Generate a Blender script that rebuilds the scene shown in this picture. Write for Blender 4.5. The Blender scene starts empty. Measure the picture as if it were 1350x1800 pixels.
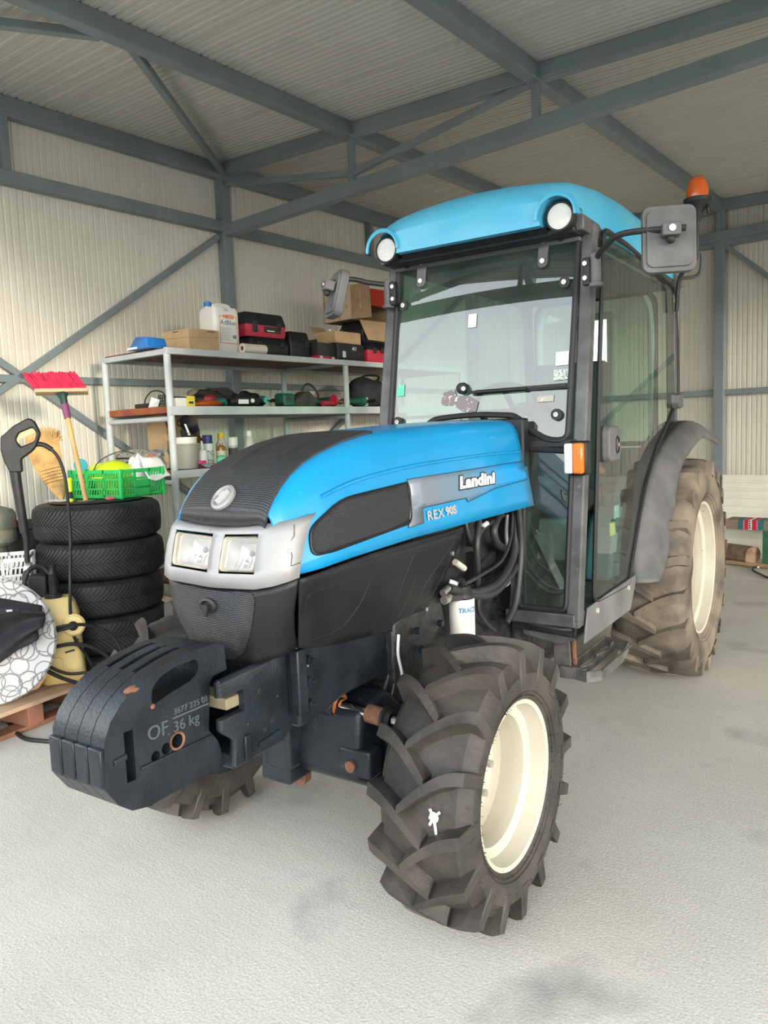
import bpy, bmesh, math, random
from mathutils import Vector, Matrix
random.seed(7)
SC = bpy.context.scene
PI = math.pi

# ---------------------------------------------------------------- camera
cd = bpy.data.cameras.new('camera')
cd.sensor_fit = 'VERTICAL'; cd.sensor_height = 36.0; cd.lens = 27.04
cd.clip_start = 0.05; cd.clip_end = 300
cam = bpy.data.objects.new('camera', cd)
SC.collection.objects.link(cam)
SC.camera = cam
def camera_matrix(loc, yaw, pitch, roll):
    f = Vector((math.sin(yaw)*math.cos(pitch), math.cos(yaw)*math.cos(pitch), -math.sin(pitch)))
    r = Vector((math.cos(yaw), -math.sin(yaw), 0)); u = r.cross(f)
    r2 = r*math.cos(roll) + u*math.sin(roll); u2 = -r*math.sin(roll) + u*math.cos(roll)
    m = Matrix((r2, u2, -f)).transposed().to_4x4(); m.translation = loc
    return m
cam.matrix_world = camera_matrix((1.515, -2.003, 1.463), -.5875, .103, -.0391)

BA = 0.091                     # the shed is turned this far from the tractor's axis
BX = Vector((math.cos(BA), -math.sin(BA), 0)); BY = Vector((math.sin(BA), math.cos(BA), 0))
def wb(b): return BX*b[0] + BY*b[1] + Vector((0, 0, b[2]))

# ---------------------------------------------------------------- light
SC.view_settings.view_transform = 'Standard'; SC.view_settings.look = 'None'
SC.view_settings.gamma = 1; SC.view_settings.use_curve_mapping = False
SC.view_settings.exposure = 0.13
wd = bpy.data.worlds.new('sky'); SC.world = wd; wd.use_nodes = True
nt = wd.node_tree; nt.nodes.clear()
wo = nt.nodes.new('ShaderNodeOutputWorld'); wbk = nt.nodes.new('ShaderNodeBackground')
tc = nt.nodes.new('ShaderNodeTexCoord'); sx = nt.nodes.new('ShaderNodeSeparateXYZ'); cr = nt.nodes.new('ShaderNodeValToRGB')
nt.links.new(tc.outputs['Generated'], sx.inputs[0]); nt.links.new(sx.outputs['Z'], cr.inputs[0])
e = cr.color_ramp.elements
e[0].position = 0.0; e[0].color = (1.0, .94, .84, 1)
e[1].position = 1.0; e[1].color = (.10, .12, .15, 1)
for p_, c_ in ((.22, (.96, .95, .90)), (.42, (.66, .72, .76)), (.62, (.30, .34, .38))):
    cr.color_ramp.elements.new(p_).color = (*c_, 1)
nt.links.new(cr.outputs[0], wbk.inputs[0]); wbk.inputs[1].default_value = 6.2
nt.links.new(wbk.outputs[0], wo.inputs[0])
sd = bpy.data.lights.new('sun', 'SUN'); sd.energy = 1.9; sd.angle = math.radians(4); sd.color = (1.0, .88, .70)
sun = bpy.data.objects.new('sun', sd); SC.collection.objects.link(sun)
SUN_DIR = (BX*.965 - BY*.262)                     # low hazy sun in front and to the right
sv = Vector((SUN_DIR.x, SUN_DIR.y, math.tan(math.radians(4.9))))
sun.rotation_euler = sv.to_track_quat('Z', 'Y').to_euler()

# ---------------------------------------------------------------- helpers
def lerp(a, b, t): return a + (b - a)*t
def interp(tab, x):
    if x <= tab[0][0]: return tab[0][1]
    for (a, p), (b, q) in zip(tab, tab[1:]):
        if x <= b: return p + (q - p)*(x - a)/(b - a)
    return tab[-1][1]
def spline(pts, n=6):
    P = [Vector(p) for p in pts]; out = []
    for i in range(len(P) - 1):
        a = P[i-1] if i else P[0]*2 - P[1]
        b, c = P[i], P[i+1]
        d = P[i+2] if i + 2 < len(P) else P[-1]*2 - P[-2]
        for j in range(n):
            t = j/n
            out.append(.5*((2*b) + (c - a)*t + (2*a - 5*b + 4*c - d)*t*t + (3*b - a - 3*c + d)*t**3))
    out.append(P[-1]); return out
def rrect(w, h, r, n=4):
    o = []
    for cx, cy, a0 in ((w/2-r, h/2-r, 0), (-w/2+r, h/2-r, 90), (-w/2+r, -h/2+r, 180), (w/2-r, -h/2+r, 270)):
        for i in range(n + 1):
            a = math.radians(a0 + 90*i/n); o.append((cx + r*math.cos(a), cy + r*math.sin(a)))
    return o
def round_poly(pts, r, n=4):
    o = []; N = len(pts)
    rs = r if isinstance(r, (list, tuple)) else [r]*N
    for i in range(N):
        p = Vector(pts[i]); a = Vector(pts[i-1]); b = Vector(pts[(i+1) % N]); rr = rs[i]
        da = (a - p); db = (b - p)
        k = min(rr, da.length*.45, db.length*.45)
        if k <= 0: o.append(tuple(p)); continue
        s = p + da.normalized()*k; t = p + db.normalized()*k
        for j in range(n + 1):
            u = j/n; o.append(tuple((1-u)**2*s + 2*u*(1-u)*p + u*u*t))
    return o

class MB:
    def __init__(s): s.v = []; s.f = []; s.uv = {}
    def add(s, vs, fs):
        b = len(s.v); s.v += [tuple(v) for v in vs]; s.f += [tuple(b + i for i in f) for f in fs]; return s
    def box(s, c, d, rz=0, m=None):
        x, y, z = d[0]/2, d[1]/2, d[2]/2
        vs = [Vector((a, b, e)) for a in (-x, x) for b in (-y, y) for e in (-z, z)]
        if rz: m = Matrix.Rotation(rz, 3, 'Z')
        if m is not None: vs = [m @ v for v in vs]
        vs = [v + Vector(c) for v in vs]
        return s.add(vs, [(0,1,3,2), (4,6,7,5), (0,4,5,1), (2,3,7,6), (0,2,6,4), (1,5,7,3)])
    def bb(s, a, b): return s.box([(p+q)/2 for p, q in zip(a, b)], [abs(q-p) for p, q in zip(a, b)])
    def bar(s, p, q, w, h, up=(0, 0, 1)):
        p = Vector(p); q = Vector(q); d = (q - p).normalized(); u = Vector(up)
        r = d.cross(u)
        if r.length < 1e-4: r = d.cross(Vector((0, 1, 0)))
        r.normalize(); u = r.cross(d)
        vs = [e + r*a*w/2 + u*b*h/2 for e in (p, q) for a, b in ((-1,-1), (1,-1), (1,1), (-1,1))]
        return s.add(vs, [(3,2,1,0), (4,5,6,7), (0,1,5,4), (1,2,6,5), (2,3,7,6), (3,0,4,7)])
    def tube(s, pts, r, n=8, cap=True, sm=0):
        P = spline(pts, sm) if sm else [Vector(p) for p in pts]
        R = r if isinstance(r, (list, tuple)) else [r]*len(P)
        if len(R) != len(P): R = [interp([(i/(len(R)-1), x) for i, x in enumerate(R)], j/(len(P)-1)) for j in range(len(P))]
        T = [(P[min(i+1, len(P)-1)] - P[max(i-1, 0)]).normalized() for i in range(len(P))]
        u = Vector((0, 0, 1)) if abs(T[0].z) < .9 else Vector((1, 0, 0))
        u = (u - T[0]*u.dot(T[0])).normalized(); rings = []
        for p, t, rr in zip(P, T, R):
            u = (u - t*u.dot(t)).normalized(); w = t.cross(u)
            rings.append([p + (u*math.cos(2*PI*k/n) + w*math.sin(2*PI*k/n))*rr for k in range(n)])
        return s.loft(rings, True, cap)
    def loft(s, rings, close=True, cap=True):
        n = len(rings[0]); vs = [v for r in rings for v in r]; fs = []
        for i in range(len(rings) - 1):
            for k in range(n if close else n - 1):
                a = i*n + k; b = i*n + (k+1) % n; fs.append((a, b, b + n, a + n))
        if cap: fs.append(tuple(range(n))[::-1]); fs.append(tuple((len(rings)-1)*n + k for k in range(n)))
        return s.add(vs, fs)
    def lathe(s, prof, c=(0, 0, 0), ax='z', n=32, a0=0, a1=2*PI):
        full = abs(a1 - a0 - 2*PI) < 1e-6; N = n if full else n + 1; rings = []
        for k in range(N):
            a = a0 + (a1 - a0)*k/n; ca, sa = math.cos(a), math.sin(a); ring = []
            for r, h in prof:
                v = {'z': (r*ca, r*sa, h), 'x': (h, r*ca, r*sa), 'y': (r*sa, h, r*ca)}[ax]
                ring.append(Vector(v) + Vector(c))
            rings.append(ring)
        if full: rings.append(rings[0])
        m = len(prof); b = len(s.v); vs = [v for r in rings[:N] for v in r]; fs = []
        for i in range(len(rings) - 1):
            j = (i + 1) % N
            for k in range(m - 1): fs.append((i*m + k, j*m + k, j*m + k + 1, i*m + k + 1))
        return s.add(vs, fs)
    def cyl(s, p, q, r, n=16, r2=None): return s.tube([p, q], [r, r if r2 is None else r2], n)
    def ball(s, c, r, n=16, m=10, sc=(1, 1, 1), z0=-1.0):
        rings = []
        for i in range(m + 1):
            t = math.asin(z0) + (PI/2 - math.asin(z0))*i/m
            rings.append([Vector((c[0] + r*sc[0]*math.cos(t)*math.cos(2*PI*k/n), c[1] + r*sc[1]*math.cos(t)*math.sin(2*PI*k/n), c[2] + r*sc[2]*math.sin(t))) for k in range(n)])
        return s.loft(rings, True, True)
    def prism(s, poly, f0, f1):
        a = [Vector(f0(*p)) for p in poly]; b = [Vector(f1(*p)) for p in poly]; n = len(poly)
        return s.add(a + b, [tuple(range(n))[::-1], tuple(range(n, 2*n))] + [(i, (i+1) % n, (i+1) % n + n, i + n) for i in range(n)])
    def ext(s, poly, ax, lo, hi):
        m = {'x': lambda h: (lambda a, b: (h, a, b)), 'y': lambda h: (lambda a, b: (a, h, b)), 'z': lambda h: (lambda a, b: (a, b, h))}[ax]
        return s.prism(poly, m(lo), m(hi))
    def grid(s, fn, nu, nv, skip=None):
        vs = [fn(i/nu, j/nv) for i in range(nu + 1) for j in range(nv + 1)]
        fs = [(i*(nv+1)+j, (i+1)*(nv+1)+j, (i+1)*(nv+1)+j+1, i*(nv+1)+j+1) for i in range(nu) for j in range(nv) if not (skip and skip(i, j))]
        return s.add(vs, fs)
    def xf(s, m): s.v = [tuple(m @ Vector(v)) for v in s.v]; return s
    def mesh(s, name):
        me = bpy.data.meshes.new(name); me.from_pydata(s.v, [], s.f); me.validate()
        bm = bmesh.new(); bm.from_mesh(me)
        bmesh.ops.remove_doubles(bm, verts=bm.verts, dist=1e-5)
        bmesh.ops.recalc_face_normals(bm, faces=bm.faces); bm.to_mesh(me); bm.free()
        return me
    def build(s, name, mat, parent=None, smooth=35, bevel=0, solid=0, seg=2, loc=None, rz=None, label=None, offset=-1):
        o = bpy.data.objects.new(name, s.mesh(name))
        SC.collection.objects.link(o)
        if mat: o.data.materials.append(mat)
        if smooth:
            o.data.polygons.foreach_set('use_smooth', [True]*len(o.data.polygons)); o.data.set_sharp_from_angle(angle=math.radians(smooth))
        if solid:
            d = o.modifiers.new('solid', 'SOLIDIFY'); d.thickness = solid; d.offset = offset; d.use_even_offset = False
        if bevel:
            d = o.modifiers.new('bevel', 'BEVEL'); d.width = bevel; d.segments = seg; d.limit_method = 'ANGLE'; d.angle_limit = math.radians(40)
        if parent: o.parent = parent
        if loc is not None: o.location = loc
        if rz is not None: o.rotation_euler.z = rz
        if label: o['label'] = label
        return o

def thing(name, label, cat, loc=(0, 0, 0), rz=0, group=None):
    o = bpy.data.objects.new(name, None); SC.collection.objects.link(o); o.empty_display_size = .05
    o.location = loc; o.rotation_euler.z = rz
    o['label'] = label; o['category'] = cat
    if group: o['group'] = group
    return o
def tag(o, label, cat, group=None):
    o['label'] = label; o['category'] = cat
    if group: o['group'] = group
    return o
def struct(o): o['kind'] = 'structure'; return o
def cut(o, mb):
    """boolean-cut a mesh object by the mesh builder's shape, once, when the scene is built"""
    t = bpy.data.objects.new('cutter', mb.mesh('cutter')); SC.collection.objects.link(t); t.parent = o.parent
    m = o.modifiers.new('cut', 'BOOLEAN'); m.object = t; m.solver = 'EXACT'
    dg = bpy.context.evaluated_depsgraph_get(); dg.update()
    me = bpy.data.meshes.new_from_object(o.evaluated_get(dg))
    o.modifiers.remove(m); old = o.data; nm = old.name; o.data = me; bpy.data.meshes.remove(old); me.name = nm
    tm = t.data; bpy.data.objects.remove(t); bpy.data.meshes.remove(tm)
    me.polygons.foreach_set('use_smooth', [True]*len(me.polygons)); me.set_sharp_from_angle(angle=math.radians(35))
def text_mesh(txt, size, fn, depth=0.0, shear=0.0, bold=0.0, space=1.0):
    """a word as mesh data, mapped to space by fn(x, y, depth)"""
    cu = bpy.data.curves.new('word', 'FONT'); cu.body = txt; cu.size = size; cu.shear = shear; cu.offset = bold; cu.extrude = max(depth, 1e-4)
    cu.space_character = space; cu.resolution_u = 3
    t = bpy.data.objects.new('word', cu); SC.collection.objects.link(t)
    dg = bpy.context.evaluated_depsgraph_get(); dg.update()
    me = bpy.data.meshes.new_from_object(t.evaluated_get(dg))
    mb = MB(); mb.v = [tuple(fn(v.co.x, v.co.y, v.co.z)) for v in me.vertices]; mb.f = [tuple(p.vertices) for p in me.polygons]
    bpy.data.objects.remove(t); bpy.data.meshes.remove(me); bpy.data.curves.remove(cu)
    return mb
def copy_tree(o, parent=None):
    c = o.copy(); SC.collection.objects.link(c)
    if parent: c.parent = parent
    for ch in list(o.children): copy_tree(ch, c)
    return c

# ---------------------------------------------------------------- materials
MATS = {}
def mat(name, col, rough=.5, metal=0, var=.0, vscale=8, bump=0, bscale=60, col2=None, spots=0, sscale=30, scol=(.2, .1, .05), coat=0, alpha=1, trans=0, spec=.5, sheen=0, detail=4):
    if name in MATS: return MATS[name]
    m = bpy.data.materials.new(name); m.use_nodes = True; n = m.node_tree.nodes; l = m.node_tree.links
    b = n['Principled BSDF']; b.inputs['Roughness'].default_value = rough; b.inputs['Metallic'].default_value = metal
    b.inputs['Coat Weight'].default_value = coat; b.inputs['Transmission Weight'].default_value = trans; b.inputs['Specular IOR Level'].default_value = spec
    c = (*col, 1); b.inputs['Base Color'].default_value = c
    tc = n.new('ShaderNodeTexCoord'); out = None
    if var or col2:
        t = n.new('ShaderNodeTexNoise'); t.inputs['Scale'].default_value = vscale; t.inputs['Detail'].default_value = detail
        l.new(tc.outputs['Object'], t.inputs['Vector'])
        r = n.new('ShaderNodeValToRGB'); r.color_ramp.elements[0].position = .35; r.color_ramp.elements[1].position = .65
        if col2: a, z = c, (*col2, 1)
        else: a = tuple(max(0, x*(1-var)) for x in col) + (1,); z = tuple(min(1, x*(1+var)) for x in col) + (1,)
        r.color_ramp.elements[0].color = a; r.color_ramp.elements[1].color = z
        l.new(t.outputs['Fac'], r.inputs['Fac']); out = r.outputs['Color']
    if spots:
        t = n.new('ShaderNodeTexNoise'); t.inputs['Scale'].default_value = sscale; t.inputs['Detail'].default_value = 6
        l.new(tc.outputs['Object'], t.inputs['Vector'])
        r = n.new('ShaderNodeValToRGB'); r.color_ramp.elements[0].position = 1 - spots; r.color_ramp.elements[1].position = min(1, 1 - spots + .05)
        r.color_ramp.elements[0].color = (0, 0, 0, 1); r.color_ramp.elements[1].color = (1, 1, 1, 1)
        l.new(t.outputs['Fac'], r.inputs['Fac'])
        x = n.new('ShaderNodeMix'); x.data_type = 'RGBA'; l.new(r.outputs['Color'], x.inputs['Factor'])
        if out: l.new(out, x.inputs['A'])
        else: x.inputs['A'].default_value = c
        x.inputs['B'].default_value = (*scol, 1); out = x.outputs['Result']
    if out: l.new(out, b.inputs['Base Color'])
    if bump:
        t = n.new('ShaderNodeTexNoise'); t.inputs['Scale'].default_value = bscale; t.inputs['Detail'].default_value = 3
        l.new(tc.outputs['Object'], t.inputs['Vector'])
        q = n.new('ShaderNodeBump'); q.inputs['Strength'].default_value = bump; q.inputs['Distance'].default_value = .01
        l.new(t.outputs['Fac'], q.inputs['Height']); l.new(q.outputs['Normal'], b.inputs['Normal'])
    MATS[name] = m; return m
def perforated(name, axes=('Y', 'Z'), period=.0062, col=(.035, .037, .042), hole=(.004, .004, .005)):
    """black plastic mesh: staggered round holes"""
    m = bpy.data.materials.new(name); m.use_nodes = True; n = m.node_tree.nodes; l = m.node_tree.links; b = n['Principled BSDF']
    b.inputs['Roughness'].default_value = .45
    tc = n.new('ShaderNodeTexCoord'); s = n.new('ShaderNodeSeparateXYZ'); l.new(tc.outputs['Object'], s.inputs[0])
    def mth(op, a, bb=None):
        k = n.new('ShaderNodeMath'); k.operation = op
        for i, x in enumerate((a, bb)):
            if x is None: continue
            if isinstance(x, (int, float)): k.inputs[i].default_value = x
            else: l.new(x, k.inputs[i])
        return k.outputs[0]
    u, v = s.outputs[axes[0]], s.outputs[axes[1]]; w = 2*PI/period
    p = mth('SINE', mth('MULTIPLY', mth('ADD', u, v), w*.7071)); q = mth('SINE', mth('MULTIPLY', mth('SUBTRACT', u, v), w*.7071))
    h = mth('MULTIPLY', p, q)
    r = n.new('ShaderNodeValToRGB'); r.color_ramp.elements[0].position = .1; r.color_ramp.elements[1].position = .4
    r.color_ramp.elements[0].color = (*col, 1); r.color_ramp.elements[1].color = (*hole, 1)
    l.new(h, r.inputs['Fac']); l.new(r.outputs['Color'], b.inputs['Base Color'])
    k = n.new('ShaderNodeBump'); k.inputs['Strength'].default_value = .6; k.inputs['Distance'].default_value = .002; k.invert = True
    l.new(h, k.inputs['Height']); l.new(k.outputs['Normal'], b.inputs['Normal'])
    return m
def pane(name, tint=(.62, .80, .72), rough=0.0, r0=.05, dust=.0, dcol=(.75, .78, .74)):
    """thin pane: tinted see-through, mirror reflection rising at grazing angles, a film of dust"""
    m = bpy.data.materials.new(name); m.use_nodes = True; n = m.node_tree.nodes; l = m.node_tree.links; n.remove(n['Principled BSDF'])
    t = n.new('ShaderNodeBsdfTransparent'); t.inputs[0].default_value = (*tint, 1)
    g = n.new('ShaderNodeBsdfGlossy'); g.inputs['Roughness'].default_value = rough
    w = n.new('ShaderNodeLayerWeight'); w.inputs[0].default_value = .5
    p = n.new('ShaderNodeMath'); p.operation = 'POWER'; p.inputs[1].default_value = 5; l.new(w.outputs['Facing'], p.inputs[0])
    q = n.new('ShaderNodeMath'); q.operation = 'MULTIPLY_ADD'; q.inputs[1].default_value = 1 - r0; q.inputs[2].default_value = r0; l.new(p.outputs[0], q.inputs[0])
    first = t.outputs[0]
    if dust:
        d = n.new('ShaderNodeBsdfDiffuse'); d.inputs[0].default_value = (*dcol, 1)
        tc = n.new('ShaderNodeTexCoord'); z = n.new('ShaderNodeTexNoise'); z.inputs['Scale'].default_value = 5; z.inputs['Detail'].default_value = 6; l.new(tc.outputs['Object'], z.inputs['Vector'])
        r = n.new('ShaderNodeMapRange'); r.inputs[1].default_value = .3; r.inputs[2].default_value = .75; r.inputs[3].default_value = dust*.4; r.inputs[4].default_value = dust*1.5; l.new(z.outputs['Fac'], r.inputs[0])
        y = n.new('ShaderNodeMixShader'); l.new(r.outputs[0], y.inputs[0]); l.new(first, y.inputs[1]); l.new(d.outputs[0], y.inputs[2]); first = y.outputs[0]
    x = n.new('ShaderNodeMixShader'); l.new(q.outputs[0], x.inputs[0]); l.new(first, x.inputs[1]); l.new(g.outputs[0], x.inputs[2])
    l.new(x.outputs[0], n['Material Output'].inputs[0]); return m

steel = mat('grey_blue_steel_paint', (.20, .238, .258), .45, var=.08, vscale=3)
# ================================================================ the shed
def concrete():
    m = bpy.data.materials.new('brushed_concrete'); m.use_nodes = True; n = m.node_tree.nodes; l = m.node_tree.links; b = n['Principled BSDF']
    b.inputs['Roughness'].default_value = .85; b.inputs['Specular IOR Level'].default_value = .25
    tc = n.new('ShaderNodeTexCoord')
    def noise(sc, det, stretch=None, rot=0):
        t = n.new('ShaderNodeTexNoise'); t.inputs['Scale'].default_value = sc; t.inputs['Detail'].default_value = det
        if stretch:
            mp = n.new('ShaderNodeMapping'); mp.inputs['Scale'].default_value = stretch; mp.inputs['Rotation'].default_value = (0, 0, rot)
            l.new(tc.outputs['Object'], mp.inputs[0]); l.new(mp.outputs[0], t.inputs['Vector'])
        else: l.new(tc.outputs['Object'], t.inputs['Vector'])
        return t.outputs['Fac']
    def ramp(f, p0, p1, c0, c1):
        r = n.new('ShaderNodeValToRGB'); r.color_ramp.elements[0].position = p0; r.color_ramp.elements[1].position = p1
        r.color_ramp.elements[0].color = (*c0, 1); r.color_ramp.elements[1].color = (*c1, 1); l.new(f, r.inputs['Fac']); return r.outputs['Color']
    def mix(t, f, a, c):
        x = n.new('ShaderNodeMix'); x.data_type = 'RGBA'; x.blend_type = t
        if isinstance(f, float): x.inputs['Factor'].default_value = f
        else: l.new(f, x.inputs['Factor'])
        for i, s in (('A', a), ('B', c)):
            if isinstance(s, tuple): x.inputs[i].default_value = (*s, 1)
            else: l.new(s, x.inputs[i])
        return x.outputs['Result']
    base = ramp(noise(1.1, 5), .3, .7, (.60, .57, .505), (.71, .68, .615))
    grain = ramp(noise(140, 3), .3, .7, (.80, .80, .80), (1.12, 1.12, 1.12))
    c = mix('MULTIPLY', 1.0, base, grain)
    c = mix('MULTIPLY', 1.0, c, ramp(noise(5, 5, (1, 16, 1), .6), .3, .7, (.955, .955, .955), (1.03, 1.03, 1.03)))
    c = mix('MIX', ramp(noise(1.7, 8), .60, .74, (0, 0, 0), (.75, .75, .75)), c, (.30, .29, .28))   # worn-in grime
    c = mix('MIX', ramp(noise(9, 6), .68, .76, (0, 0, 0), (.6, .6, .6)), c, (.66, .65, .62))
    l.new(c, b.inputs['Base Color'])
    k = n.new('ShaderNodeBump'); k.inputs['Strength'].default_value = .35; k.inputs['Distance'].default_value = .006
    l.new(noise(120, 4), k.inputs['Height'])
    k2 = n.new('ShaderNodeBump'); k2.inputs['Strength'].default_value = .08; k2.inputs['Distance'].default_value = .01
    l.new(noise(14, 4, (1, 12, 1), .6), k2.inputs['Height']); l.new(k.outputs[0], k2.inputs['Normal']); l.new(k2.outputs[0], b.inputs['Normal'])
    return m
m_conc = concrete()
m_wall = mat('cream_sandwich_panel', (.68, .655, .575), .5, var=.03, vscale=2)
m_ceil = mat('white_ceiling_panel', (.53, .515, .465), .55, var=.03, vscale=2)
m_yard = mat('yard_gravel', (.24, .23, .20), .9, var=.2, vscale=6, bump=.3, bscale=40)
def S_(o): o.rotation_euler.z = -BA; return struct(o)

S_(MB().bb((-4.0, -4.2, -.15), (9.0, 7.1, 0)).build('floor', m_conc, smooth=0))
S_(MB().bb((-60, -60, -.5), (60, 60, -.16)).build('ground', m_yard, smooth=0))
# unseen ridge for the trees out front, added to block sky from upper walls
hm = MB(); rr_ = random.Random(2); NA = 60
prof_h = [(rr_.uniform(.75, 1.15)) for _ in range(NA + 1)]
hm.grid(lambda u, v: (46*math.cos(math.radians(lerp(150, 312, u)))*(1 + .25*v), 46*math.sin(math.radians(lerp(150, 312, u)))*(1 + .25*v), -.3 + 9.5*prof_h[int(round(u*NA))]*math.sin(v*PI/2)*min(1, (1 - u)*5)), NA, 5)
S_(hm.build('sky_block_ridge', mat('wooded_ridge_green', (.035, .05, .022), .9, var=.5, vscale=.6, bump=1, bscale=2), smooth=60))
ROOF = lambda x: 3.885 - .042*(x + 3.85)
FRONT, BACK, LEFT, RIGHT = -1.75, 7.0, -3.85, 8.6

def ribbed(w, L, th=.05, pitch=.05, d=.0055):
    """one sandwich panel: width along x, length along z, ribbed face towards -y, a lap joint at its edge"""
    pr = [(0, d*2)]; k = int(round(w/pitch)); g = .008
    pr.append((.004, 0))
    for i in range(1, k):
        x = w*i/k; e = d*(1.5 if i % 2 else .6); g = .012 if d > .008 else .008
        pr += [(x - g, 0), (x - g*.3, e), (x + g*.3, e), (x + g, 0)]
    pr += [(w - .004, 0), (w, d*2)]
    poly = pr + [(w, th), (0, th)]
    m = MB(); n = len(poly)
    m.add([(x, y, 0) for x, y in poly] + [(x, y, L) for x, y in poly],
          [tuple(range(n)), tuple(range(2*n - 1, n - 1, -1))] + [(i, i + n, (i+1) % n + n, (i+1) % n) for i in range(n)])
    return m.mesh('wall_panel')
PC = {}
def panel(parent, name, w, L, mt, loc, rot):
    k = (round(w, 3), round(L, 2), mt.name)
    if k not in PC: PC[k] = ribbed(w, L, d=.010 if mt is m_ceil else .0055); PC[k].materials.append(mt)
    o = bpy.data.objects.new(name, PC[k]); SC.collection.objects.link(o); o.parent = parent; o.location = loc; o.rotation_euler = rot
    return o
def shell(name):
    o = bpy.data.objects.new(name, None); SC.collection.objects.link(o); o.rotation_euler.z = -BA; o['kind'] = 'structure'; return o
wl = shell('wall_left'); wbk_ = shell('wall_back'); ce = shell('ceiling')
y = -2.01 + .0
while y < BACK + .13:            # left wall: a metre to a panel
    w = min(1.0, BACK + .14 - y)
    panel(wl, 'wall_panel', w, 3.885, m_wall, (LEFT - .005, y, 0), (0, 0, PI/2))
    y += 1.0
DOOR = (-2.30, -1.93)
for a, c in ((-3.95, -3.31), (-3.31, DOOR[0]), (DOOR[1], -1.31), (-1.31, -.31), (-.31, .69), (.69, 1.69), (1.69, 2.69), (2.69, 3.69), (3.69, 4.69), (4.69, 5.69), (5.69, 6.69), (6.69, 7.69), (7.69, 8.69)):
    panel(wbk_, 'wall_panel', c - a, round(ROOF((a+c)/2), 2), m_wall, (a, BACK + .04, 0), (0, 0, 0))
panel(wbk_, 'wall_panel', DOOR[1] - DOOR[0], 1.1, m_wall, (DOOR[0], BACK + .04, 2.72), (0, 0, 0))
sl = math.atan(.042)
y = FRONT
while y < BACK + .1:             # ceiling panels run across the shed
    w = min(1.0, BACK + .15 - y)
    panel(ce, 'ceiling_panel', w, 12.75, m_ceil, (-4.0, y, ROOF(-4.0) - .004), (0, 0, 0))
    y += 1.0
# correct frame for ceiling panels: local x -> +by, local y (back of panel) -> +z, local z (length) -> +bx, tilted with the roof
for o in ce.children:
    X_ = Vector((0, 1, 0)); Z_ = Vector((math.cos(sl), 0, -math.sin(sl))); Y_ = Z_.cross(X_)
    o.rotation_euler = Matrix((X_, Y_, Z_)).transposed().to_euler()
# ---- steel frame (members are parts of the wall or ceiling that they carry)
def member(parent, name, p, q, w=.10, h=.10, up=(0, 0, 1)):
    return MB().bar(p, q, w, h, up).build(name, steel, parent, smooth=0, bevel=.006)
zc = lambda x, d=.05: ROOF(x) - d
TR = (-1.31, 2.845, 6.93)
for x in (-3.80, -2.28, -.715, .85, 2.42, 4.0, 5.6, 7.2, 8.5):
    member(ce, 'purlin', (x, FRONT, zc(x, .06)), (x, BACK, zc(x, .06)), .09, .11)
for t in TR:
    member(ce, 'truss_top_chord', (-3.8, t, zc(-3.8, .055)), (8.5, t, zc(8.5, .055)), .09, .10)
    member(ce, 'truss_bottom_chord', (-3.8, t, 3.30), (8.5, t, 3.30 + .3), .09, .10)
    for i, x in enumerate((-2.28, -.715, .85, 2.42, 4.0, 5.6)):
        member(ce, 'truss_strut', (x, t, 3.37 + .02*i), (x, t, zc(x, .1)), .05, .05, (0, 1, 0))
    member(ce, 'truss_diagonal', (-3.75, t, 3.705), (-2.28, t, 3.45), .05, .045)
    member(ce, 'truss_diagonal', (-2.28, t, 3.45), (-.715, t, 3.66), .05, .045)
    member(ce, 'truss_diagonal', (-.715, t, 3.66), (.85, t, 3.62), .05, .045)
    member(ce, 'truss_diagonal', (.85, t, 3.45), (2.42, t, 3.56), .05, .045)
member(ce, 'roof_brace', (-3.74, 2.80, 3.80), (-2.32, .95, 3.74), .05, .05)
member(ce, 'roof_brace', (-2.36, .78, 3.75), (-3.75, -1.2, 3.80), .05, .05)
member(ce, 'roof_brace', (-2.24, 2.80, 3.73), (-.78, .95, 3.68), .05, .05) if False else None
# left wall frame
xw = LEFT + .045
for z, h in ((3.80, .11), (3.335, .095)): member(wl, 'wall_beam', (xw, FRONT, z), (xw, BACK, z), .08, h)
member(wl, 'wall_rail', (xw - .02, FRONT, 1.945), (xw - .02, BACK, 1.945), .05, .055)
for t in TR: member(wl, 'column', (xw, t, 0), (xw, t, 3.82), .10, .10, (0, 1, 0))
for t in (.905, 4.9): member(wl, 'wall_post', (xw, t, 3.38), (xw, t, 3.75), .06, .06, (0, 1, 0))
for a, c in (((2.78, 3.25), (-1.0, .68)), ((-1.0, 3.25), (2.78, .68)), ((6.9, 3.25), (2.9, .68))):
    member(wl, 'wall_brace', (xw - .015, *a), (xw - .015, *c), .045, .05)
# back wall frame
yb = BACK - .03
member(wbk_, 'wall_beam', (-3.8, yb, 3.335), (8.5, yb, 3.30), .08, .10)
member(wbk_, 'wall_rail', (DOOR[1] + .02, yb + .01, 1.755), (8.5, yb + .01, 1.72), .05, .06)
for x in (-3.8, -.71, 2.42, 5.6, 8.5): member(wbk_, 'column', (x, yb, 0), (x, yb, ROOF(x) - .1), .105, .10, (0, 1, 0))
member(wbk_, 'wall_brace', (-.66, yb, 3.28), (2.36, yb, .55), .05, .05)
for x in DOOR: member(wbk_, 'opening_post', (x, yb, 0), (x, yb, 2.75), .06, .07, (0, 1, 0))
member(wbk_, 'opening_lintel', (DOOR[0], yb, 2.72), (DOOR[1], yb, 2.72), .06, .08)
for t in TR: member(ce, 'right_column', (8.5, t, 0), (8.5, t, ROOF(8.5) - .1), .10, .10, (0, 1, 0))
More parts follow.
